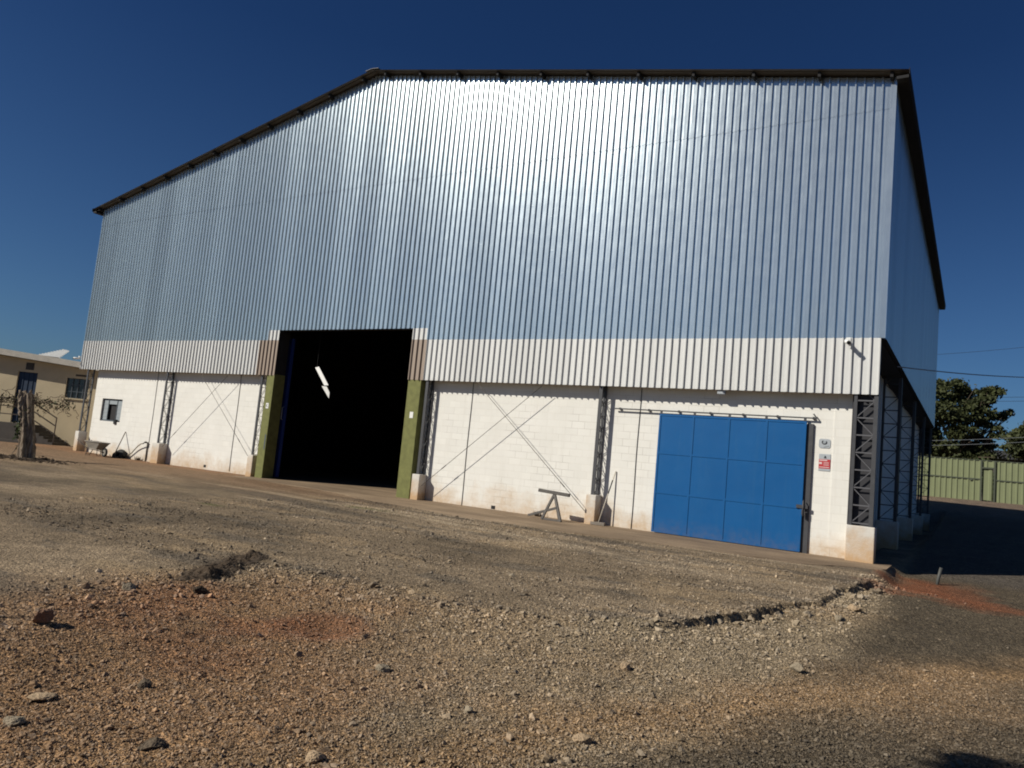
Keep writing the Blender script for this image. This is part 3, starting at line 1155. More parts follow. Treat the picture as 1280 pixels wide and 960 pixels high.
# inside: floor, plus added dark sheets on the walls that keep the hall black
mb = MB()
mb.box((-32.4, 0.36, -0.3), (-0.74, D - 0.32, 0.0))
mb.box((-20.66, 0.348, -0.3), (-13.3, 0.358, 0.0))
mb.build('floor_slab', 'apron_concrete', wh)
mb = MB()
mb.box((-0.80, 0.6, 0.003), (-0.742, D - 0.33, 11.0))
mb.build('inner_shade_sheet', 'inner_dark', wh)
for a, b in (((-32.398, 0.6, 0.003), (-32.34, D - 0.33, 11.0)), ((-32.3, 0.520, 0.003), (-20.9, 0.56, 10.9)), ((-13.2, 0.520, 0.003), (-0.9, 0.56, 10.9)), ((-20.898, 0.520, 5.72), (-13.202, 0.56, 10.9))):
    wall_piece('inner_shade_sheet', a, b, 'inner_dark')
# truss frames inside, one for each bay
for yy in (6.0, 12.0, 18.0):
    mb = MB()
    for sx in (-1, 1):
        xa = -0.95 if sx > 0 else -W + 1.3
        mb.box((xa - 0.12, yy - 0.06, 0.003), (xa + 0.12, yy + 0.06, 10.8))
        mb.beam((xa, yy, 11.0), (-W / 2, yy, ZR - 0.35), 0.1, 0.14)
        mb.beam((xa, yy, 10.2), (-W / 2, yy, ZR - 1.2), 0.1, 0.14)
        for k in range(10):
            t0, t1 = k / 10, (k + 1) / 10
            pa = (xa + (-W / 2 - xa) * t0, yy, 10.2 + (ZR - 1.2 - 10.2) * t0)
            pb = (xa + (-W / 2 - xa) * t1, yy, 11.0 + (ZR - 0.35 - 11.0) * t1)
            mb.beam(pa, pb, 0.05, 0.05)
    mb.build('roof_truss', 'steel_dark', wh)

# gate pillars: green render on the front, going back into the opening
for a, b, lab in ((-20.66, -20.26, 'moss green gate pillar left of the opening'), (-13.86, -13.32, 'moss green gate pillar right of the opening')):
    mb = MB()
    mb.box((a, 0.0, -0.05), (b, 0.515, ZLOW + 0.06))
    p = mb.build('gate_pillar', 'green_paint', wh, 0.015)
    p['label'] = lab
    cx = (a + b) / 2
    mb = MB()
    mb.box((cx - 0.055, -0.008, 2.56), (cx + 0.085, -0.001, 2.76))
    pl_ = mb.build('number_plate', 'white_plastic', p)
    if a < -20:
        mb = MB()
        mb.tube([(cx + 0.015 + 0.03 * math.cos(t), -0.010, 2.66 + 0.045 * math.sin(t)) for t in np.linspace(0.9, 5.6, 10)], 0.009, 5)
        mb.build('number', 'frame_grey', pl_)
        mb = MB()
        mb.box((cx + 0.10, -0.004, 1.05), (cx + 0.16, -0.0005, 1.6))
        mb.build('bolt_mark', 'frame_grey', p)
# lintel over the gate
mb = MB()
mb.box((X1 - 0.4, 0.05, ZO - 0.02), (X2 + 0.4, 0.18, ZO + 0.16))
mb.box((X1 - 0.4, 0.05, ZLOW + 0.07), (X1 - 0.01, 0.5, ZO - 0.03))
mb.box((X2 + 0.01, 0.05, ZLOW + 0.07), (X2 + 0.4, 0.5, ZO - 0.03))
mb.build('gate_lintel', 'dark_void', wh)
# the gate leaf, slid open behind the wall
mb = MB()
mb.box((-26.6, 0.66, 0.06), (-20.16, 0.70, 5.3))
for xx in np.linspace(-26.6, -20.22, 6):
    mb.box((xx, 0.60, 0.06), (xx + 0.06, 0.658, 5.3))
gate = mb.build('sliding_gate', 'gate_blue', wh)
mb = MB()
mb.tube([(-20.24, 0.60, 2.2), (-20.24, 0.54, 2.25), (-20.24, 0.54, 2.65), (-20.24, 0.60, 2.7)], 0.014, 6)
mb.build('handle', 'cable_grey', gate)

# lattice columns
PLH = 0.80


def column_front(x, name_label=None, plinth_w=0.30, zb=0.0):
    """web at right angles to the wall: one chord on the cladding line, one at the wall"""
    mb = MB()
    mb.box((x - 0.05, 0.035, PLH + zb), (x + 0.05, 0.075, 5.1))
    mb.box((x - 0.05, 0.305, PLH + zb), (x + 0.05, 0.34, 5.1))
    c = mb.build('lattice_column', 'steel_dark', wh)
    mb = MB()
    z = PLH + zb + 0.02
    k = 0
    while z < 4.9:
        for xx in (x - 0.038, x + 0.038):
            mb.beam((xx, 0.076, z), (xx, 0.304, z), 0.012, 0.016)
            a, b = (0.076, 0.304) if k % 2 == 0 else (0.304, 0.076)
            mb.beam((xx, a, z), (xx, b, z + 0.36), 0.010, 0.014, (0, 1, 0))
        z += 0.36
        k += 1
    mb.build('lacing', 'steel_dark', c)
    mb = MB()
    mb.box((x - plinth_w / 2, -0.04, -0.25), (x + plinth_w / 2, WY - 0.003, PLH + zb))
    mb.build('plinth', 'plinth_concrete', c, 0.018)
    return c


column_front(-32.88, zb=0.16)
column_front(-26.86, zb=0.03, plinth_w=0.5)
column_front(-20.98)
column_front(-13.10)
column_front(-6.98)


def column_side(y, first=False):
    """web facing the front: chords at the outer edge and at the side wall"""
    x0, x1 = -0.53, -0.02
    mb = MB()
    mb.box((x0, y, PLH), (x0 + 0.07, y + 0.09, 5.05))
    mb.box((x1 - 0.09, y, PLH), (x1, y + 0.11, 5.05))
    c = mb.build('lattice_column', 'steel_dark', wh)
    mb = MB()
    z = PLH + 0.06
    k = 0
    st = 0.40
    while z < 4.9:
        mb.beam((x0 + 0.05, y + 0.02, z), (x1 - 0.07, y + 0.02, z), 0.02, 0.03)
        a, b = (x0 + 0.05, x1 - 0.07) if k % 2 == 0 else (x1 - 0.07, x0 + 0.05)
        mb.beam((a, y + 0.035, z), (b, y + 0.035, z + st), 0.02, 0.026, (0, 1, 0))
        z += st
        k += 1
    mb.build('lacing', 'steel_lit' if first else 'steel_dark', c)
    if first:
        mb = MB()
        mb.box((-0.575, y + 0.14, PLH), (x1 - 0.005, y + 0.16, 4.5))
        mb.box((-0.575, y + 0.162, PLH), (-0.56, WY - 0.003, 4.5))  # added return, blocks sunlight slipping between plate and wall
        mb.build('backing_plate', 'steel_plate', c)
    mb = MB()
    mb.box((x0 - 0.035 if first else x0 - 0.04, y - 0.03, -0.28), (x1 + 0.05, y + (0.36 if first else 0.40), PLH))
    mb.build('plinth', 'plinth_concrete', c, 0.018)


for i, yy in enumerate((0.03, 6.0, 12.0, 18.0, D - 0.45)):
    column_side(yy, i == 0)

# tie rods crossing in two bays
for p, q in (((-24.6, 0.02, 3.75), (-21.12, 0.02, 0.68)), ((-22.93, 0.02, 3.75), (-26.5, 0.02, 0.69)), ((-11.13, 0.02, 3.75), (-7.12, 0.02, 0.30)), ((-8.85, 0.02, 3.75), (-12.9, 0.02, 0.45))):
    mb = MB()
    mb.tube([p, q], 0.008, 6)
    mid = np.array(p) * 0.2 + np.array(q) * 0.8
    dd = (np.array(q) - np.array(p))
    dd = dd / np.linalg.norm(dd)
    mb.tube([mid - dd * 0.10, mid + dd * 0.10], 0.014, 6)
    mb.build('tie_rod', 'rod_dark', wh)
# thin cables running down the walls
for x, z0, z1 in ((-27.93, 0.05, 3.9), (-22.54, 0.06, 3.9), (-11.51, 0.0, 3.9), (-5.91, 0.0, 3.9)):
    mb = MB()
    pts = [(x + 0.008 * math.sin(z * 2.1 + x), WY - 0.012, z) for z in np.linspace(z0, z1, 9)]
    mb.tube(pts, 0.009, 6)
    mb.build('wall_cable', 'cable_black', wh)
# wall-foot hole
for x, z in ((-10.35, 0.02), (-24.05, 0.08)):
    mb = MB()
    mb.box((x - 0.07, WY - 0.006, z), (x + 0.07, WY - 0.001, z + 0.10))
    mb.build('drain_hole', 'dark_void', wh)

# window
mb = MB()
f = 0.06
yi = WY + 0.06
mb.box((WINX0, yi, WINZ0), (WINX0 + f, yi + 0.05, WINZ1))
mb.box((WINX1 - f, yi, WINZ0), (WINX1, yi + 0.05, WINZ1))
mb.box((WINX0 + f, yi, WINZ1 - f), (WINX1 - f, yi + 0.05, WINZ1))
mb.box((WINX0 + f, yi, WINZ0), (WINX1 - f, yi + 0.05, WINZ0 + f))
for k in (0.27, 0.70):
    xx = WINX0 + k * (WINX1 - WINX0)
    mb.box((xx - 0.02, yi + 0.003, WINZ0 + f), (xx + 0.02, yi + 0.047, WINZ1 - f))
win = mb.build('window', 'frame_grey', wh)
xa, xb = WINX0 + 0.27 * (WINX1 - WINX0), WINX0 + 0.70 * (WINX1 - WINX0)
mb = MB()
mb.box((WINX0 + f, yi + 0.02, WINZ0 + f), (xa - 0.02, yi + 0.03, WINZ1 - f))
mb.box((xb + 0.02, yi + 0.02, WINZ0 + f), (WINX1 - f, yi + 0.03, WINZ1 - f))
mb.box((xa + 0.02, yi + 0.02, WINZ1 - 0.24), (xb - 0.02, yi + 0.03, WINZ1 - f))
for z in np.linspace(WINZ0 + 0.2, WINZ1 - 0.25, 4):
    mb.box((WINX0 + f, yi + 0.012, z), (xa - 0.02, yi + 0.019, z + 0.02))
    mb.box((xb + 0.02, yi + 0.012, z), (WINX1 - f, yi + 0.019, z + 0.02))
mb.build('pane', 'window_glass', win)
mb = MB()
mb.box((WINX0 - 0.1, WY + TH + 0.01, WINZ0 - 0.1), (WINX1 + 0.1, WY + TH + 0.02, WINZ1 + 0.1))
mb.build('room_dark_sheet', 'dark_void', win)  # flat black sheet, its colour stands in for the unlit room
mb = MB()
mb.box((-30.72, WY - 0.05, WINZ0 - 0.10), (-30.55, WY + 0.04, WINZ0 + 0.1))
mb.build('latch', 'black_plastic', win)

# blue sliding door
DX0, DX1, DZ0, DZ1 = -5.30, -1.58, 0.02, 3.13
DY = 0.235
door = MB()
door.box((DX0, DY + 0.012, DZ0), (DX1, DY + 0.05, DZ1))
dr = None
cols, rows = 4, 3
bw = 0.05
for i in range(cols + 1):
    xx = DX0 + (DX1 - DX0) * i / cols
    xx = min(max(xx, DX0 + bw / 2), DX1 - bw / 2)
    door.box((xx - bw / 2, DY, DZ0), (xx + bw / 2, DY + 0.011, DZ1))
for j in range(rows + 1):
    zz = DZ0 + (DZ1 - DZ0) * j / rows
    zz = min(max(zz, DZ0 + bw / 2), DZ1 - bw / 2)
    for i in range(cols):
        xa = DX0 + (DX1 - DX0) * i / cols + (bw if i == 0 else bw / 2)
        xb = DX0 + (DX1 - DX0) * (i + 1) / cols - (bw if i == cols - 1 else bw / 2)
        door.box((xa + 0.001, DY + 0.002, zz - bw / 2), (xb - 0.001, DY + 0.011, zz + bw / 2))
dr = door.build('sliding_door', 'blue_paint', wh)
mb = MB()
mb.box((DX1 - 0.13, DY - 0.025, 1.05), (DX1 + 0.13, DY - 0.002, 1.13))
mb.tube([(DX1 + 0.03, DY - 0.002, 0.86), (DX1 + 0.03, DY - 0.06, 0.88), (DX1 + 0.03, DY - 0.06, 1.22), (DX1 + 0.03, DY - 0.002, 1.24)], 0.014, 6)
mb.box((DX1 + 0.0, DY - 0.045, 0.90), (DX1 + 0.07, DY - 0.02, 1.03))
mb.build('handle', 'steel_dark', dr)
for k in range(5):
    xx = DX0 + 0.04 + (DX1 - DX0 - 0.08) * k / 4
    mb = MB()
    mb.box((xx - 0.03, DY + 0.005, DZ1), (xx + 0.03, DY + 0.03, DZ1 + 0.07))
    mb.build('roller', 'steel_dark', dr)
mb = MB()
mb.box((DX1 + 0.004, DY + 0.06, 0.0), (DX1 + 0.15, WY - 0.002, 3.08))
mb.build('door_gap_strip', 'steel_dark', wh)  # dark strip, its colour stands in for the shaded gap beside the door
mb = MB()
mb.box((-6.62, DY + 0.012, 3.20), (-1.36, DY + 0.04, 3.232))
for k in range(7):
    xx = -6.5 + k * 0.84
    mb.box((xx, DY + 0.045, 3.19), (xx + 0.04, WY - 0.001, 3.25))
mb.beam((-1.36, DY + 0.03, 3.22), (-1.44, DY + 0.03, 3.32), 0.03, 0.03)
mb.build('door_rail', 'steel_dark', wh)
# added pale strip standing in for a sunlit sliver in the gate opening
hs_ = thing('sliver_strip', (-18.6, 0.8, 3.1), 'made-up pale strip standing in for the sunlit sliver in the gate opening', 'metal strip')
mb = MB()
mb.hexa([(-19.05, 0.80, 4.24), (-18.90, 0.84, 4.28), (-18.90, 0.85, 4.28), (-19.05, 0.81, 4.24), (-18.47, 0.80, 3.58), (-18.30, 0.84, 3.60), (-18.30, 0.85, 3.60), (-18.47, 0.81, 3.58)])
mb.build('strip', 'white_plastic', hs_)
mb = MB()
mb.prism([(-18.62, 0.82, 3.56), (-18.36, 0.82, 3.55), (-18.20, 0.84, 3.34), (-18.20, 0.84, 3.12)], (0.0, 0.012, 0))
mb.build('sliver_end', 'white_plastic', hs_)
mb = MB()
mb.tube([(-18.98, 0.82, 4.25), (-18.98, 0.82, 5.55)], 0.004, 5)
mb.build('wire', 'cable_black', hs_)

# ------------------------------------------------- things fixed to the walls --
sc = thing('security_camera', (-0.70, -0.04, 5.02), 'small white security camera at the right end of the white band', 'camera')
mb = MB()
mb.box((-0.75, -0.075, 4.99), (-0.65, -0.038, 5.12))
mb.build('mount', 'white_plastic', sc, 0.01)
mb = MB()
mb.tube([(-0.70, -0.07, 5.05), (-0.70, -0.16, 5.03), (-0.69, -0.20, 5.0)], 0.018, 8)
mb.build('arm', 'white_plastic', sc)
mb = MB()
mb.tube([(-0.74, -0.13, 5.02), (-0.66, -0.34, 4.95)], 0.05, 12)
mb.build('body', 'white_plastic', sc)
mb = MB()
mb.tube([(-0.66, -0.34, 4.95), (-0.652, -0.36, 4.943)], 0.04, 12)
mb.build('lens', 'black_plastic', sc)

sc2 = thing('security_camera', (-33.55, -0.04, 4.3), 'small security camera at the far left corner of the white band', 'camera')
mb = MB()
mb.box((-33.62, -0.10, 4.26), (-33.54, -0.038, 4.40))
mb.build('mount', 'white_plastic', sc2)
mb = MB()
mb.tube([(-33.56, -0.08, 4.30), (-33.66, -0.30, 4.26)], 0.05, 10)
mb.build('body', 'white_plastic', sc2)
mb = MB()
mb.tube([(-33.66, -0.30, 4.26), (-33.668, -0.318, 4.257)], 0.045, 10)
mb.build('lens', 'black_plastic', sc2)

fl = thing('floodlight', (-3.64, 0.1, 3.7), 'small floodlight under the white band above the blue door', 'floodlight')
mb = MB()
mb.box((-3.74, 0.04, 3.70), (-3.54, 0.12, 3.80))
mb.build('housing', 'sign_grey', fl, 0.008)
mb = MB()
mb.box((-3.72, 0.05, 3.692), (-3.56, 0.11, 3.699))
mb.build('lens', 'window_glass', fl)
mb = MB()
mb.box((-3.66, 0.12, 3.74), (-3.62, WY - 0.001, 3.78))
mb.build('bracket', 'steel_dark', fl)

# upper sign: rounded grey plate with a dark ring emblem
s1 = thing('wall_sign', (-1.17, WY - 0.03, 2.52), 'rounded grey sign with a dark ring emblem right of the blue door', 'sign')
sx, sz, sy = -1.17, 2.63, WY - 0.004
mb = MB()
pg = []
for cx, cz, a0 in ((0.08, 0.06, 0), (-0.08, 0.06, 90), (-0.08, -0.06, 180), (0.08, -0.06, 270)):
    for k in range(5):
        a = math.radians(a0 + k * 22.5)
        pg.append((sx + cx + 0.05 * math.cos(a), sy, sz + cz + 0.05 * math.sin(a)))
mb.prism(pg, (0, -0.008, 0))
mb.build('plate', 'sign_grey', s1)
mb = MB()
mb.tube([(sx - 0.005 + 0.05 * math.cos(t), sy - 0.012, sz + 0.03 + 0.042 * math.sin(t)) for t in np.linspace(2.2, 7.0, 18)], 0.011, 6)
mb.build('ring_emblem', 'sign_dark', s1)
mb = MB()
mb.prism([(sx + 0.035 * math.cos(t), sy - 0.009, sz + 0.035 + 0.028 * math.sin(t)) for t in np.linspace(0, 6.28, 14)[:-1]], (0, -0.003, 0))
mb.beam((sx - 0.02, sy - 0.011, sz - 0.085), (sx + 0.09, sy - 0.011, sz - 0.05), 0.004, 0.028)
mb.build('pale_mark', 'window_glass', s1)

# lower sign: grey plate with a red panel and pale lines
s2 = thing('wall_sign', (-1.15, WY - 0.03, 1.98), 'grey sign with a red panel of pale lines below the ring sign', 'sign')
sx, sz = -1.15, 2.18
mb = MB()
mb.box((sx - 0.13, sy - 0.008, sz - 0.20), (sx + 0.13, sy, sz + 0.20))
mb.build('plate', 'sign_grey', s2)
mb = MB()
mb.box((sx - 0.128, sy - 0.011, sz - 0.145), (sx + 0.128, sy - 0.0085, sz + 0.075))
mb.build('red_panel', 'sign_red', s2)
mb = MB()
mb.box((sx - 0.115, sy - 0.014, sz + 0.038), (sx + 0.06, sy - 0.0115, sz + 0.062))
mb.box((sx - 0.12, sy - 0.014, sz - 0.045), (sx - 0.055, sy - 0.0115, sz + 0.005))
for k in range(3):
    mb.box((sx - 0.02, sy - 0.014, sz - 0.005 - k * 0.032), (sx + 0.10, sy - 0.0115, sz + 0.006 - k * 0.032))
mb.box((sx - 0.115, sy - 0.014, sz - 0.122), (sx + 0.11, sy - 0.0115, sz - 0.106))
mb.build('pale_lines', 'sign_pale', s2)
mb = MB()
mb.prism([(sx + 0.02 * math.cos(t) + 0.01, sy - 0.009, sz + 0.135 + 0.026 * math.sin(t)) for t in np.linspace(0, 6.28, 12)[:-1]], (0, -0.004, 0))
mb.box((sx - 0.02, sy - 0.0125, sz + 0.10), (sx + 0.04, sy - 0.009, sz + 0.118))
mb.build('dark_emblem', 'sign_dark', s2)

# ------------------------------------------------------ loose things in front --
# iron work trestle
tr = thing('work_trestle', (-7.9, -0.3, 0), 'grey iron trestle with a top bar in front of the white wall', 'trestle')
mb = MB()
mb.beam((-8.40, -0.42, 0.775), (-7.44, -0.42, 0.725), 0.10, 0.09)
mb.build('top_bar', 'trestle_grey', tr, 0.008)
apx = (-7.90, -0.42, 0.72)
for q in ((-8.13, -0.62, 0.005), (-7.52, -0.66, 0.005), (-7.86, -0.08, 0.005)):
    mb = MB()
    mb.beam(apx, q, 0.06, 0.06, (0, 1, 0))
    mb.build('leg', 'trestle_grey', tr)
mb = MB()
mb.beam((-7.72, -0.55, 0.36), (-8.62, -0.50, 0.06), 0.07, 0.06)
mb.beam((-8.10, -0.60, 0.03), (-7.55, -0.64, 0.03), 0.05, 0.05)
mb.build('brace', 'trestle_grey', tr)
# push broom leaning on the wall beside the plinth
bm_ = thing('push_broom', (-6.75, 0.1, 0), 'long push broom leaning on the white wall left of the blue door', 'broom')
mb = MB()
mb.tube([(-6.72, 0.02, 0.09), (-6.47, 0.325, 1.50)], 0.016, 8)
mb.build('pole', 'broom_pole', bm_)
mb = MB()
mb.tube([(-6.58, 0.191, 0.88), (-6.515, 0.27, 1.245)], 0.0175, 8)
mb.build('grip', 'black_plastic', bm_)
mb = MB()
mb.box((-6.94, -0.05, 0.005), (-6.52, 0.06, 0.09))
mb.build('head', 'old_wood', bm_, 0.01)

# wheelbarrow
zb = zat(-30.6, -0.3)
wb = thing('wheelbarrow', (-30.4, -0.35, zb), 'grey wheelbarrow parked below the window of the white wall', 'wheelbarrow')
bx, by = -30.2, -0.55
mb = MB()
top = [(bx - 0.50, by - 0.30, zb + 0.60), (bx + 0.55, by - 0.24, zb + 0.58), (bx + 0.55, by + 0.24, zb + 0.58), (bx - 0.50, by + 0.30, zb + 0.60)]
bot = [(bx - 0.30, by - 0.18, zb + 0.30), (bx + 0.22, by - 0.16, zb + 0.28), (bx + 0.22, by + 0.16, zb + 0.28), (bx - 0.30, by + 0.18, zb + 0.30)]
mb.hexa(bot + top)
for k in range(4):
    a, b = top[k], top[(k + 1) % 4]
    mb.tube([a, b], 0.018, 6)
mb.build('tray', 'barrow_tray', wb)
mb = MB()
for s in (-1, 1):
    mb.tube([(bx - 1.05, by + s * 0.30, zb + 0.62), (bx - 0.75, by + s * 0.28, zb + 0.48), (bx - 0.3, by + s * 0.2, zb + 0.27), (bx + 0.25, by + s * 0.14, zb + 0.25), (bx + 0.62, by + s * 0.06, zb + 0.2)], 0.018, 6)
    mb.tube([(bx - 0.36, by + s * 0.22, zb + 0.29), (bx - 0.36, by + s * 0.24, zb), (bx - 0.1, by + s * 0.24, zb + 0.0), (bx + 0.02, by + s * 0.18, zb + 0.26)], 0.016, 6)
mb.tube([(bx - 0.36, by - 0.24, zb + 0.05), (bx - 0.36, by + 0.24, zb + 0.05)], 0.012, 6)
mb.build('frame', 'rail_iron', wb)
mb = MB()
mb.tube([(bx + 0.62 + 0.15 * math.cos(t), by, zb + 0.19 + 0.15 * math.sin(t)) for t in np.linspace(0, 2 * math.pi, 21)], 0.045, 8)
wl = mb.build('wheel', 'rubber', wb)
mb = MB()
mb.tube([(bx + 0.62, by - 0.03, zb + 0.19), (bx + 0.62, by + 0.03, zb + 0.19)], 0.11, 14)
mb.build('rim', 'barrow_tray', wl)

# pole and shovel leaning on the wall
zs = zat(-29.8, -0.2)
sh = thing('shovel', (-29.4, -0.1, zs), 'dark shovel leaning against the white wall beside the wheelbarrow', 'shovel')
mb = MB()
mb.tube([(-29.36, -0.25, zs + 0.12), (-29.73, 0.335, 1.14)], 0.022, 8)
mb.build('shaft', 'old_wood', sh)
mb = MB()
ptsb = []
for t in np.linspace(0, math.pi, 10):
    ptsb.append((-29.33 + 0.12 * math.cos(t), -0.29, zs + 0.005 + 0.22 * math.sin(t)))
mb.prism(ptsb, (0.02, 0.02, 0.0))
mb.build('blade', 'rubber', sh)
tyre = MB()  # added dark ring standing in for the shadow of the wheelbarrow tray
zt_ = zat(-29.5, -0.1)
tyre.tube([(-29.62 + 0.24 * math.cos(t), 0.12 + 0.10 * math.sin(t), zt_ + 0.09 + 0.17 * math.sin(t)) for t in np.linspace(0, 2 * math.pi, 25)], 0.125, 8, cap=False)
to = tyre.build('tray_shadow_ring', 'rubber', None)
tag(to, 'black tyre shape standing in for the wheelbarrow tray shadow at the wall foot', 'tyre')

# tap and hose
hz0 = zat(-29.2, 0.2)
tp = thing('garden_tap', (-27.95, WY - 0.05, 0.0), 'small tap on a pipe at the left part of the white wall', 'tap')
mb = MB()
mb.tube([(-27.99, WY - 0.03, -0.05), (-27.99, WY - 0.03, 0.80)], 0.022, 8)
mb.build('pipe', 'rod_dark', tp)
mb = MB()
mb.tube([(-27.99, WY - 0.03, 0.78), (-28.02, WY - 0.15, 0.78), (-28.06, WY - 0.17, 0.74)], 0.025, 8)
mb.box((-28.07, WY - 0.12, 0.80), (-27.95, WY - 0.09, 0.83))
mb.build('valve', 'rod_dark', tp)
mb = MB()
hp = [(-28.06, WY - 0.17, 0.73), (-28.25, WY - 0.15, 0.71), (-28.5, WY - 0.12, 0.60), (-28.72, WY - 0.09, 0.46), (-28.95, WY - 0.07, 0.28), (-29.15, WY - 0.08, 0.17), (-29.4, WY - 0.16, hz0 + 0.03), (-29.8, WY - 0.2, hz0 + 0.03)]
mb.tube(hp, 0.022, 8)
tag(mb.build('garden_hose', 'hose_grey', None), 'hose hanging from the wall tap down to the soil', 'hose')
# weed tuft at the foot of the wall
mb = MB()
for k in range(70):
    a = random.uniform(0, 6.28)
    L = random.uniform(0.08, 0.25)
    p = np.array((-28.35 + random.gauss(0, 0.07), WY - 0.12 + random.gauss(0, 0.04), hz0 - 0.02))
    e = np.array((math.cos(a) * L * 0.5, math.sin(a) * L * 0.5, L))
    w = np.array((-math.sin(a), math.cos(a), 0)) * 0.015
    mb.tri(p - w, p + w, p + e)
tag(mb.build('weed_tuft', 'vine_stem', None), 'dry weed tuft at the foot of the white wall by the hose', 'weed')
mb = MB()
for k in range(60):
    a = random.uniform(0, 6.28)
    L = random.uniform(0.05, 0.22)
    p = np.array((-8.72 + random.gauss(0, 0.08), 0.2 + random.gauss(0, 0.05), 0.0))
    e = np.array((math.cos(a) * L * 0.8, math.sin(a) * L * 0.8, L * 0.8))
    w = np.array((-math.sin(a), math.cos(a), 0)) * 0.012
    mb.tri(p - w, p + w, p + e)
tag(mb.build('weed_tuft', 'vine_stem', None), 'dry weed tuft at the wall foot left of the trestle', 'weed')

# short pipe sticking out of the red earth at the corner
zz = zat(1.26, 0.0)
mb = MB()
P0 = at(1171, 731, 20)
d = ray(1171, 730.5)
t = (-0.23 - CAM[2]) / d[2]
P0 = CAM + d * t
mb.tube([P0 + np.array((0, 0, -0.1)), P0 + np.array((0.02, 0, 0.10)), P0 + np.array((0.07, 0.0, 0.36))], 0.035, 10)
tag(mb.build('pipe_stub', 'pvc_grey', None), 'short grey pipe stub standing in the red earth by the building corner', 'pipe')

# ---------------------------------------------------------- left: dead trunk --
d = ray(33, 572)
tt_ = (0.04 - CAM[2]) / d[2]
TB = CAM + d * tt_
TB[2] = zat(TB[0], TB[1]) - 0.05
rr_ = np.random.default_rng(5)
sv, sfc = [], []
NS, NR = 28, 26
hgt = 2.3
for i in range(NR):
    u = i / (NR - 1)
    c = np.array((TB[0] - 0.66 * u + 0.05 * math.sin(u * 5), TB[1], TB[2] + u * hgt))
    r0 = 0.205 + 0.05 * math.exp(-u * 9) + 0.015 * math.sin(u * 9) - 0.0 * u
    for k in range(NS):
        a = 2 * math.pi * k / NS
        groove = 0.035 * math.sin(a * 5 + u * 2.0) + 0.022 * math.sin(a * 11 - u * 3) + 0.012 * rr_.standard_normal()
        top = (0.08 * math.sin(a * 2 + 1) + 0.06 * math.sin(a * 5)) * max(0, u - 0.86) / 0.14
        sv.append((c[0] + (r0 + groove) * math.cos(a), c[1] + (r0 + groove) * math.sin(a), c[2] + top))
for i in range(NR - 1):
    for k in range(NS):
        a, b = i * NS + k, i * NS + (k + 1) % NS
        sfc.append((a, b, b + NS, a + NS))
sv.append((TB[0] - 0.66, TB[1], TB[2] + hgt - 0.12))
me = bpy.data.meshes.new('dead_trunk')
fc = list(sfc) + [((NR - 1) * NS + k, (NR - 1) * NS + (k + 1) % NS, len(sv) - 1) for k in range(NS)]
me.from_pydata([tuple(np.array(p) - TB) for p in sv], [], fc)
me.materials.append(MATS['weathered_trunk'])
trk = link_mesh('dead_tree', me, TB)
tag(trk, 'tall broken grey tree trunk standing in front of the cream house', 'tree trunk')


def leaf_mesh(name, P, size, mat, parent=None, origin=None, shade=None, aspect=0.55):
    n = len(P)
    d1 = rng.standard_normal((n, 3))
    d1 /= np.linalg.norm(d1, axis=1)[:, None]
    d2 = np.cross(d1, rng.standard_normal((n, 3)))
    d2 /= np.linalg.norm(d2, axis=1)[:, None]
    s = (size * (0.6 + 0.8 * rng.random(n)))[:, None]
    V = np.stack([P - d1 * s, P - d2 * s * aspect, P + d1 * s, P + d2 * s * aspect], 1).reshape(-1, 3)
    F = np.arange(n * 4).reshape(n, 4)
    c = rng.random(n) if shade is None else shade
    col = np.repeat(np.stack([c, c, c], -1), 4, 0)
    if origin is None:
        origin = (P[:, 0].mean(), P[:, 1].mean(), P[:, 2].min())
    me = array_mesh(name, V, F, mat, col, origin=origin)
    return link_mesh(name, me, np.array(origin, float), parent)


tl = TB + np.array((-0.42, -0.1, 1.15))
leaf_mesh('leaves', tl + rng.standard_normal((160, 3)) * np.array((0.13, 0.1, 0.28)), 0.07, 'leaf_green', trk)
mb = MB()
mb.tube([TB + np.array((-0.22, 0, 0.95)), TB + np.array((-0.55, 0, 0.62)), TB + np.array((-0.95, -0.05, 0.1))], [0.02, 0.015, 0.01], 6)
mb.build('twig', 'old_wood', trk)
# loose earth round the foot of the trunk
n = 900
P = np.stack([TB[0] + rng.normal(0.1, 0.9, n), TB[1] + rng.normal(0, 0.45, n), np.zeros(n)], -1)
P[:, 2] = height(P[:, 0], P[:, 1])[0]
scatter('rubble', P, np.exp(rng.normal(math.log(0.026), 0.4, n)), np.ones((n, 3)) * np.array((0.07, 0.05, 0.035)) * np.exp(rng.normal(0, 0.3, (n, 1))), ICO_V, ICO_F, 'dark earth clods round the foot of the dead trunk', 0.4)

# ------------------------------------------------------------- left: house --
HO = np.array((-39.4, 1.3, 0.0))
HU = np.array((0.86, 0.51, 0.0))
HU = HU / np.linalg.norm(HU)
HN = np.array((HU[1], -HU[0], 0.0))           # outward, towards the yard
HZ = np.array((0, 0, 1.0))


def hp_(px, py, off=0.0):
    d = ray(px, py)
    O = HO + HN * off
    t = ((O - CAM) @ HN) / (d @ HN)
    P = CAM + d * t
    return float((P - HO) @ HU), float(P[2])


hg = zat(HO[0], HO[1])
house = thing('house', (HO[0], HO[1], hg), 'low cream painted house with a sloping pale roof behind the dead trunk', 'house')
A0, A1 = -5.5, 7.5
aL, zL = hp_(0, 443)
aR, zR_ = hp_(97, 459)
slope = (zR_ - zL) / (aR - aL)


def vz(a):
    return zL + slope * (a - aL)


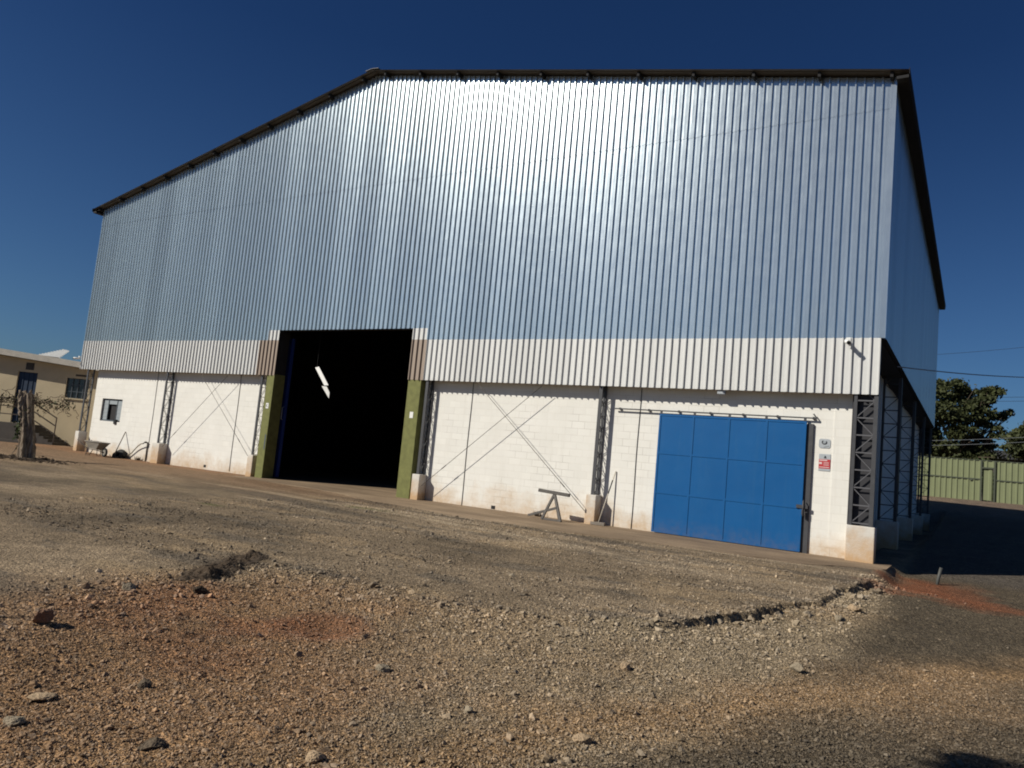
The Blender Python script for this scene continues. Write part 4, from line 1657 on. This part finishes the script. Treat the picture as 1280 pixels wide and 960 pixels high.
dA, dzT = hp_(23, 464)
dB, _ = hp_(47.5, 467)
_, dzB = hp_(38, 530)
wA, wzT = hp_(84, 472)
wB, _ = hp_(112, 475)
_, wzB = hp_(83, 497)
tA, tzT = hp_(33.5, 453)
tB, tzB = hp_(42, 464)
mb = MB()
HD = 8.0


def hpiece(a0, a1, z0, z1a, z1b=None):
    z1b = z1a if z1b is None else z1b
    P = lambda a, n, z: tuple(HO + HU * a - HN * n + HZ * z)
    mb.hexa([P(a0, 0, z0), P(a1, 0, z0), P(a1, 0.2, z0), P(a0, 0.2, z0), P(a0, 0, z1a), P(a1, 0, z1b), P(a1, 0.2, z1b), P(a0, 0.2, z1a)])


top = lambda a: vz(a) - 0.02
hpiece(A0, dA, -0.4, top(A0), top(dA))
hpiece(dA, dB, -0.4, dzB)
hpiece(dA, dB, dzT, top(dA), top(dB))
hpiece(dB, wA, -0.4, top(dB), top(wA))
hpiece(wA, wB, -0.4, wzB)
hpiece(wA, wB, wzT, top(wA), top(wB))
hpiece(wB, A1, -0.4, top(wB), top(A1))
mb.obox(HO, HU, -HN, HZ, (A1 - 0.2, 0.202, -0.4), (A1, HD, top(A1)))
mb.obox(HO, HU, -HN, HZ, (A0, 0.202, -0.4), (A0 + 0.2, HD, top(A1)))
mb.obox(HO, HU, -HN, HZ, (A0, HD, -0.4), (A1, HD + 0.2, top(A1)))
hw = mb.build('wall', 'cream_paint', house)
mb = MB()
P = lambda a, n, z: tuple(HO + HU * a - HN * n + HZ * z)
rs = 0.0
NC = 60
ov = 0.45
prev = None
for i in range(NC * 4 + 1):
    nn = -ov + (HD + 2 * ov) * i / (NC * 4)
    dz = 0.03 * math.cos(i * math.pi / 2)
    cur = (P(A0 - 0.4, nn, vz(A0 - 0.4) + dz + 0.05), P(A1 + 0.4, nn, vz(A1 + 0.4) + dz + 0.05))
    if prev:
        mb.quad(prev[0], prev[1], cur[1], cur[0], True)
    prev = cur
rf = mb.build('roof', 'fibre_roof', house)
mb = MB()
a_ = np.array(P(A0 - 0.4, -ov - 0.02, vz(A0 - 0.4) + 0.17))
b_ = np.array(P(A1 + 0.4, -ov - 0.02, vz(A1 + 0.4) + 0.11))
mb.beam(a_, b_, 0.03, 0.30)
mb.build('fascia', 'fibre_roof', rf)
mb = MB()
mb.obox(HO, HU, -HN, HZ, (dA, 0.08, dzB), (dB, 0.13, dzT))
for k in (0.25, 0.5, 0.75):
    a = dA + (dB - dA) * k
    mb.obox(HO, HU, -HN, HZ, (a - 0.02, 0.06, dzB), (a + 0.02, 0.079, dzT))
mb.build('door', 'deep_blue_door', house)
mb = MB()
mb.obox(HO, HU, -HN, HZ, (tA, -0.012, tzB + 0.05), (tB, -0.002, tzT))
mb.build('vent', 'stone_dark', house)
mb = MB()
mb.obox(HO, HU, -HN, HZ, (wA, 0.10, wzB), (wB, 0.12, wzT))
hwin = mb.build('window', 'dark_glass', house)
mb = MB()
for k in range(5):
    a = wA + (wB - wA) * k / 4
    mb.obox(HO, HU, -HN, HZ, (a - 0.025, 0.05, wzB), (a + 0.025, 0.09, wzT))
for k in range(4):
    z = wzB + (wzT - wzB) * k / 3
    mb.obox(HO, HU, -HN, HZ, (wA, 0.052, z - 0.02), (wB, 0.088, z + 0.02))
mb.build('frame', 'frame_grey', hwin)
mb = MB()
sA, sz_ = hp_(79, 500)
mb.obox(HO, HU, -HN, HZ, (wA - 0.05, -0.06, wzB - 0.07), (wB + 0.05, -0.001, wzB - 0.001))
mb.build('sill', 'cream_paint', hwin)
lA, lz = hp_(95, 469)
mb = MB()
mb.obox(HO, HU, -HN, HZ, (lA, -0.012, lz - 0.05), (lA + 0.6, -0.002, lz + 0.05))
mb.build('wall_vent', 'rail_iron', house)
# landing and stairs falling to the right
landA, landB = hp_(-30, 530)[0], hp_(53, 530)[0]
mb = MB()
mb.obox(HO, HU, -HN, HZ, (landA, -1.3, -0.4), (landB, -0.003, dzB - 0.01))
mb.build('landing', 'stone_dark', house)
mb = MB()
ns = 6
stepL = (hp_(86, 548)[0] - landB) / ns
rise = (dzB - hg) / (ns + 1)
for k in range(ns):
    mb.obox(HO, HU, -HN, HZ, (landB + k * stepL + 0.002, -1.3, -0.4), (landB + (k + 1) * stepL, -0.003, dzB - rise * (k + 1)))
mb.build('stairs', 'stone_dark', house)
# handrail
mb = MB()
RN = -1.25
post = [landA + 0.1, hp_(20, 520)[0], landB - 0.05]
for a in post:
    mb.obox(HO, HU, -HN, HZ, (a - 0.02, RN - 0.02, dzB - 0.02), (a + 0.02, RN + 0.02, dzB + 1.25))
for h in (0.42, 0.82, 1.22):
    mb.beam(P(landA, RN, dzB + h), P(landB - 0.05, RN, dzB + h), 0.05, 0.05)
    mb.beam(P(landB - 0.05, RN, dzB + h), P(landB + ns * stepL, RN, dzB + h - ns * rise), 0.05, 0.05)
a = landB + ns * stepL
mb.obox(HO, HU, -HN, HZ, (a - 0.02, RN - 0.02, hg), (a + 0.02, RN + 0.02, dzB + 1.25 - ns * rise))
mb.build('handrail', 'rail_iron', house)
# a post at the landing
mb = MB()
a, _ = hp_(51, 540)
mb.obox(HO, HU, -HN, HZ, (a - 0.1, -1.5, -0.2), (a + 0.1, -1.31, dzB - 0.25))
mb.build('landing_post', 'plinth_concrete', house)
# vine tangled along the handrail
vn = thing('vine', P(landA + 1, RN, dzB + 1.1), 'leafless brown vine tangled along the house handrail', 'vine')
mb = MB()
VB = hp_(112, 512)[0]
for k in range(110):
    a = random.uniform(landA, VB)
    z = dzB + 1.12 + random.gauss(0, 0.13)
    pts = [np.array(P(a, RN + random.uniform(-0.12, 0.12), z))]
    di = random.uniform(0, 6.28)
    for j in range(6):
        di += random.gauss(0, 0.8)
        pts.append(pts[-1] + HU * math.cos(di) * 0.14 + HZ * math.sin(di) * 0.10 + HN * random.gauss(0, 0.04))
    mb.tube(pts, 0.014, 4, False)
mb.build('stems', 'vine_stem', vn)
n = 500
aa = rng.uniform(landA, VB, n)
PP = HO + HU * aa[:, None] - HN * (RN + rng.normal(0, 0.12, n))[:, None] + HZ * (dzB + 1.12 + rng.normal(0, 0.16, n))[:, None]
leaf_mesh('leaves', PP, 0.06, 'leaf_olive', vn)
# bent loose sheet on the roof
rs_ = thing('loose_sheet', P(1, -0.3, vz(1) + 0.1), 'bent pale corrugated sheet lying loose on the house roof edge', 'roof sheet')
mb = MB()
a0, _ = hp_(57, 452)
a1, _ = hp_(76, 452)
q00, q10, q11, q01 = (np.array(P(a_, n_, vz(a_) + h_)) for a_, n_, h_ in ((a0 - 0.25, -0.42, 0.26), (a1 + 0.15, -0.42, 0.30), (a1 + 0.02, 0.55, 0.78), (a1 - 0.35, 0.55, 0.80)))
prev = None
for i in range(37):
    u = i / 36
    dz = np.array((0, 0, 0.028 * math.cos(i * math.pi / 2))) + HN * 0.03 * math.cos(i * math.pi / 2)
    cur = (q00 + (q01 - q00) * u + dz, q10 + (q11 - q10) * u + dz)
    if prev:
        mb.quad(prev[0], prev[1], cur[1], cur[0])
    prev = cur
mb.build('sheet', 'pale_sheet', rs_)
# low kerb wall in front of the house
mb = MB()
mb.obox(HO, HU, -HN, HZ, (-5.5, -2.6, -0.2), (landB + ns * stepL - 0.6, -2.35, hg + 0.12))
tag(mb.build('kerb_wall', 'stone_dark', None), 'low dark kerb wall along the yard before the house stairs', 'kerb')

# ------------------------------------------------- right: fence, trees, shed --
FY = 45.0
fz = zat(4, FY)
fence = thing('metal_fence', (10, FY, fz), 'long green ribbed metal fence across the back of the yard', 'fence')
FX0, FX1 = -25.0, 40.0
DXa = float(at(1225, 605, 66)[0])
d = ray(1226, 605); DXa = float((CAM + d * ((FY - CAM[1]) / d[1]))[0])
d = ray(1243, 605); DXb = float((CAM + d * ((FY - CAM[1]) / d[1]))[0])
FH = 2.85


def ribbed(a, b, z0, z1, y, mat, name, parent):
    mb = MB()
    n = int((b - a) / 0.35)
    st = (b - a) / n
    xs, ds = [], []
    for k in range(n):
        for u, dd in ((0.0, 0.0), (0.55, 0.0), (0.65, -0.05), (0.88, -0.05)):
            xs.append(a + (k + u) * st)
            ds.append(dd)
    xs.append(b)
    ds.append(0)
    for i in range(len(xs) - 1):
        mb.quad((xs[i], y + ds[i], z0), (xs[i + 1], y + ds[i + 1], z0), (xs[i + 1], y + ds[i + 1], z1), (xs[i], y + ds[i], z1))
    return mb.build(name, mat, parent)


ribbed(FX0, DXa, fz - 0.1, fz + FH, FY, 'fence_green', 'ribbed_panel', fence)
ribbed(DXb, FX1, fz - 0.1, fz + FH, FY, 'fence_green', 'ribbed_panel', fence)
ribbed(DXa, DXb, fz + FH - 0.45, fz + FH, FY, 'fence_green', 'ribbed_panel', fence)
fd = ribbed(DXa + 0.1, DXb - 0.1, fz + 0.05, fz + FH - 0.55, FY + 0.02, 'fence_green', 'door', fence)
mb = MB()
for x in (DXa, DXb):
    mb.box((x - 0.05, FY - 0.12, fz - 0.1), (x + 0.05, FY - 0.052, fz + FH))
mb.box((DXa + 0.05, FY - 0.11, fz + FH - 0.55), (DXb - 0.05, FY - 0.055, fz + FH - 0.45))
mb.build('door_frame', 'fence_frame', fd)
mb = MB()
mb.box((FX0, FY - 0.075, fz + 1.48), (DXa - 0.06, FY - 0.053, fz + 1.56))
mb.box((DXb + 0.06, FY - 0.075, fz + 1.48), (FX1, FY - 0.053, fz + 1.56))
mb.box((FX0, FY - 0.05, fz + FH), (FX1, FY + 0.03, fz + FH + 0.05))
mb.build('rail', 'fence_frame', fence)
mb = MB()
mb.box((DXa - 0.7, FY - 0.10, fz + 1.40), (DXa - 0.5, FY - 0.076, fz + 1.50))
mb.build('latch', 'fence_frame', fd)


def tree(name, base, trunk_pts, blobs, leaf_n, leaf_size, mat, label, cat='tree', group=None, seed=0):
    r = np.random.default_rng(seed)
    root = thing(name, base, label, cat, group)
    mb = MB()
    base = np.array(base)
    fork = base + np.array((0, 0, trunk_pts))
    mb.tube([base - np.array((0, 0, 0.3)), base + (fork - base) * 0.5 + np.array((0.15, 0, 0)), fork], [0.5, 0.36, 0.30], 10)
    for (c, rad, w) in blobs:
        c = np.array(c)
        mid = fork * 0.45 + c * 0.55 - np.array((0, 0, 0.6))
        mb.tube([fork - np.array((0, 0, 0.2)), mid, c + np.array((0, 0, -0.1 * rad[2]))], [0.20, 0.11, 0.03], 6)
        for _ in range(3):
            e = c + r.standard_normal(3) * np.array(rad) * 0.6
            mb.tube([mid, (mid + e) / 2 + np.array((0, 0, 0.15)), e], [0.08, 0.05, 0.015], 5)
    mb.build('trunk', 'bark', root)
    tot = sum(b[2] for b in blobs)
    P, Sh = [], []
    for (c, rad, w) in blobs:
        n = int(leaf_n * w / tot)
        ncl = max(8, n // 70)
        # clumps in the shell of each bough
        cd_ = r.standard_normal((ncl, 3))
        cd_ /= np.linalg.norm(cd_, axis=1)[:, None]
        cc = np.array(c) + cd_ * np.array(rad) * (0.35 + 0.65 * r.random((ncl, 1)) ** 0.6)
        cs = 0.12 + 0.16 * r.random(ncl)
        tone = r.random(ncl)
        k = r.integers(0, ncl, n)
        q = cc[k] + r.standard_normal((n, 3)) * np.array((1, 1, 0.55)) * (cs[k] * np.mean(rad))[:, None]
        P.append(q)
        Sh.append(np.clip(0.25 + 0.55 * tone[k] + 0.2 * r.standard_normal(n), 0, 1))
    leaf_mesh('crown', np.concatenate(P), leaf_size, mat, root, shade=np.concatenate(Sh))
    return root


def bl(px, py, t, rpx, rpy, w=None):
    c = at(px, py, t)
    sx_ = rpx * t / FOC
    sz_ = rpy * t / FOC
    return (tuple(c), (sx_, sx_ * 0.9, sz_), w or rpx * rpy)


T1 = 88
b1 = at(1196, 600, T1)
b1[2] = fz
blobs = [bl(1188, 487, T1, 20, 11), bl(1168, 500, T1 - 1, 16, 14), bl(1214, 496, T1 + 1, 20, 11), bl(1244, 489, T1, 11, 7), bl(1232, 502, T1 - 1, 12, 7), bl(1182, 517, T1 - 2, 24, 12), bl(1212, 516, T1 - 1, 20, 9),
         bl(1245, 519, T1, 12, 6), bl(1261, 517, T1 + 1, 6, 3), bl(1168, 548, T1, 12, 10), bl(1208, 541, T1 - 2, 16, 9), bl(1248, 541, T1 - 1, 9, 6), bl(1200, 568, T1, 34, 13), bl(1148, 530, T1, 20, 28), bl(1232, 533, T1, 12, 4), bl(1222, 556, T1, 14, 8)]
tree('broadleaf_tree', tuple(b1), 4.5, blobs, 29000, 0.17, 'leaf_olive', 'large spreading olive green tree behind the green fence', seed=3)
T2 = 84
b2 = at(1292, 600, T2)
b2[2] = fz
tree('broadleaf_tree', tuple(b2), 3.5, [bl(1290, 545, T2, 22, 14), bl(1278, 558, T2, 16, 12), bl(1300, 560, T2, 24, 16), bl(1282, 540, T2, 14, 8)], 9000, 0.18, 'leaf_olive', 'smaller pale olive tree at the right edge behind the green fence', seed=4)

bx_, by_ = 2.7 - 0.86 * 7.5, -13.1 - 7.5
tree('broadleaf_tree', (bx_ - 0.6, by_ - 0.8, -0.15), 4.6, [((bx_, by_, 6.95), (1.0, 0.75, 0.6), 1.0), ((bx_ + 0.9, by_ + 0.5, 7.0), (0.9, 0.8, 0.6), 1.0), ((bx_ + 1.3, by_ - 0.6, 6.9), (1.0, 0.9, 0.6), 1.0), ((bx_ + 0.6, by_ - 1.6, 7.1), (1.0, 0.9, 0.7), 1.0)], 9000, 0.09, 'leaf_olive', 'unseen tree behind the viewer whose crown shades the drive at bottom right', seed=8)


def shrub(px0, px1, pyt, pyb, t, n, label, seed):
    r = np.random.default_rng(seed)
    c = at((px0 + px1) / 2, pyb, t)
    c[2] = fz
    root = thing('shrub', tuple(c), label, 'shrub')
    a, b = at(px0, 590, t), at(px1, 590, t)
    htop = at((px0 + px1) / 2, pyt, t)[2] - fz
    u = r.random(n)
    hh_ = htop * (0.65 + 0.35 * np.array(fbm(u * 9, u * 0 + seed, 1.0, 3, seed)))
    z = fz + hh_ * np.sqrt(r.random(n))
    P_ = np.stack([a[0] + (b[0] - a[0]) * u, a[1] + (b[1] - a[1]) * u + r.normal(0, 0.9, n), z], -1)
    P_ = P_ + r.standard_normal((n, 3)) * 0.15
    leaf_mesh('foliage', P_, 0.17, 'leaf_green', root, shade=np.clip(r.random(n) * 0.7 + 0.3 * np.array(fbm(P_[:, 0], P_[:, 2], 0.8, 2, 5)), 0, 1))
    mb = MB()
    for k in range(10):
        v = (k + 0.5) / 10
        q0 = a + (b - a) * v
        q0[2] = fz - 0.1
        mb.tube([q0, q0 + np.array((0.1, 0, htop * 0.35)), q0 + np.array((random.uniform(-0.3, 0.3), 0.1, htop * 0.7))], [0.05, 0.035, 0.012], 5)
    mb.build('stems', 'bark', root)


shrub(1100, 1175, 560, 585, 74, 3500, 'dark green shrubbery behind the fence beside the warehouse', 3)
shrub(1170, 1240, 566, 590, 75, 3500, 'dark shrubs under the large tree behind the fence', 4)
shrub(1240, 1330, 571, 592, 73, 3500, 'low brighter shrubs behind the fence right of the fence door', 5)

shed = thing('shed', tuple(at(1270, 590, 100) * np.array((1, 1, 0)) + np.array((0, 0, fz))), 'dark roofed shed seen between the trees behind the fence', 'shed')
s0, s1_ = at(1120, 590, 100), at(1330, 590, 100)
zt_s = at(1250, 566, 100)[2]
mb = MB()
mb.box((s0[0], s0[1], fz - 0.2), (s1_[0], s0[1] + 8, zt_s - 0.6))
mb.build('wall', 'stone_dark', shed)
mb = MB()
mb.hexa([(s0[0] - 0.4, s0[1] - 0.6, zt_s - 0.7), (s1_[0] + 0.4, s0[1] - 0.6, zt_s - 0.7), (s1_[0] + 0.4, s0[1] + 4, zt_s + 0.4), (s0[0] - 0.4, s0[1] + 4, zt_s + 0.4),
         (s0[0] - 0.4, s0[1] - 0.6, zt_s - 0.6), (s1_[0] + 0.4, s0[1] - 0.6, zt_s - 0.6), (s1_[0] + 0.4, s0[1] + 4, zt_s + 0.5), (s0[0] - 0.4, s0[1] + 4, zt_s + 0.5)])
mb.build('roof', 'shed_roof', shed)


def cable(p, q, sag, r, mat, label):
    p, q = np.array(p, float), np.array(q, float)
    mb = MB()
    pts = [p + (q - p) * u - np.array((0, 0, sag * 4 * u * (1 - u))) for u in np.linspace(0, 1, 24)]
    mb.tube(pts, r, 6)
    tag(mb.build('power_cable', mat, None), label, 'cable', 'overhead cables right of the warehouse')


cable((0.07, 3.2, 4.95), at(1420, 466, 40), 0.25, 0.016, 'cable_grey', 'grey service cable leaving the warehouse side wall')
cable(at(1040, 448, 60), at(1420, 416, 70), 0.4, 0.012, 'cable_black', 'thin highest cable across the sky right of the warehouse')
for dy, lab in ((0, 'upper line of the far cable pair beside the tree top'), (5, 'lower line of the far cable pair beside the tree top')):
    cable(at(1040, 494 + dy, 96), at(1420, 493 + dy, 110), 0.3, 0.022, 'cable_black', lab)
for dy, lab in ((0, 'upper pale cable crossing in front of the tree trunk'), (6, 'lower pale cable crossing in front of the tree trunk')):
    cable(at(1060, 551 + dy, 70), at(1380, 540 + dy, 76), 0.25, 0.014, 'cable_grey', lab)

# ---------------------------------------------------------------------- light --
SUN = Vector((0.86, 1.0, -0.93)).normalized()           # the way the light travels
sl = bpy.data.lights.new('sun', 'SUN')
sl.energy = 5.0
sl.angle = math.radians(0.53)
sl.color = (1.0, 0.94, 0.82)
so_ = bpy.data.objects.new('sun', sl)
COL.objects.link(so_)
so_.rotation_euler = SUN.to_track_quat('-Z', 'Y').to_euler()
w = bpy.data.worlds.new('World')
S.world = w
w.use_nodes = True
nt = w.node_tree
sky = nt.nodes.new('ShaderNodeTexSky')
sky.sky_type = 'NISHITA'
sky.sun_disc = False
sky.sun_elevation = math.asin(-SUN.z)
sky.sun_rotation = math.atan2(-SUN.x, -SUN.y)
sky.altitude = 700
sky.air_density = 1.0
sky.dust_density = 1.6
sky.ozone_density = 6.0
tint = nt.nodes.new('ShaderNodeMix')
tint.data_type = 'RGBA'
tint.blend_type = 'MULTIPLY'
tint.inputs[0].default_value = 1.0
tc = nt.nodes.new('ShaderNodeTexCoord')                # deeper blue aloft, paler towards the horizon
sep = nt.nodes.new('ShaderNodeSeparateXYZ')
nt.links.new(tc.outputs['Generated'], sep.inputs[0])
rmp = nt.nodes.new('ShaderNodeValToRGB')
e = rmp.color_ramp.elements
e[0].position, e[0].color = 0.0, (0.68, 0.90, 1.06, 1)
e[1].position, e[1].color = 0.48, (0.27, 0.48, 0.74, 1)
nt.links.new(sep.outputs[2], rmp.inputs['Fac'])
nt.links.new(rmp.outputs['Color'], tint.inputs[7])
nt.links.new(sky.outputs['Color'], tint.inputs[6])
nt.links.new(tint.outputs[2], nt.nodes['Background'].inputs['Color'])
nt.nodes['Background'].inputs['Strength'].default_value = 0.05
S.cycles.filter_width = 1.9
S.view_settings.view_transform = 'Standard'
S.view_settings.look = 'None'
S.view_settings.exposure = 0.08
S.view_settings.gamma = 1.0
S.view_settings.use_curve_mapping = False
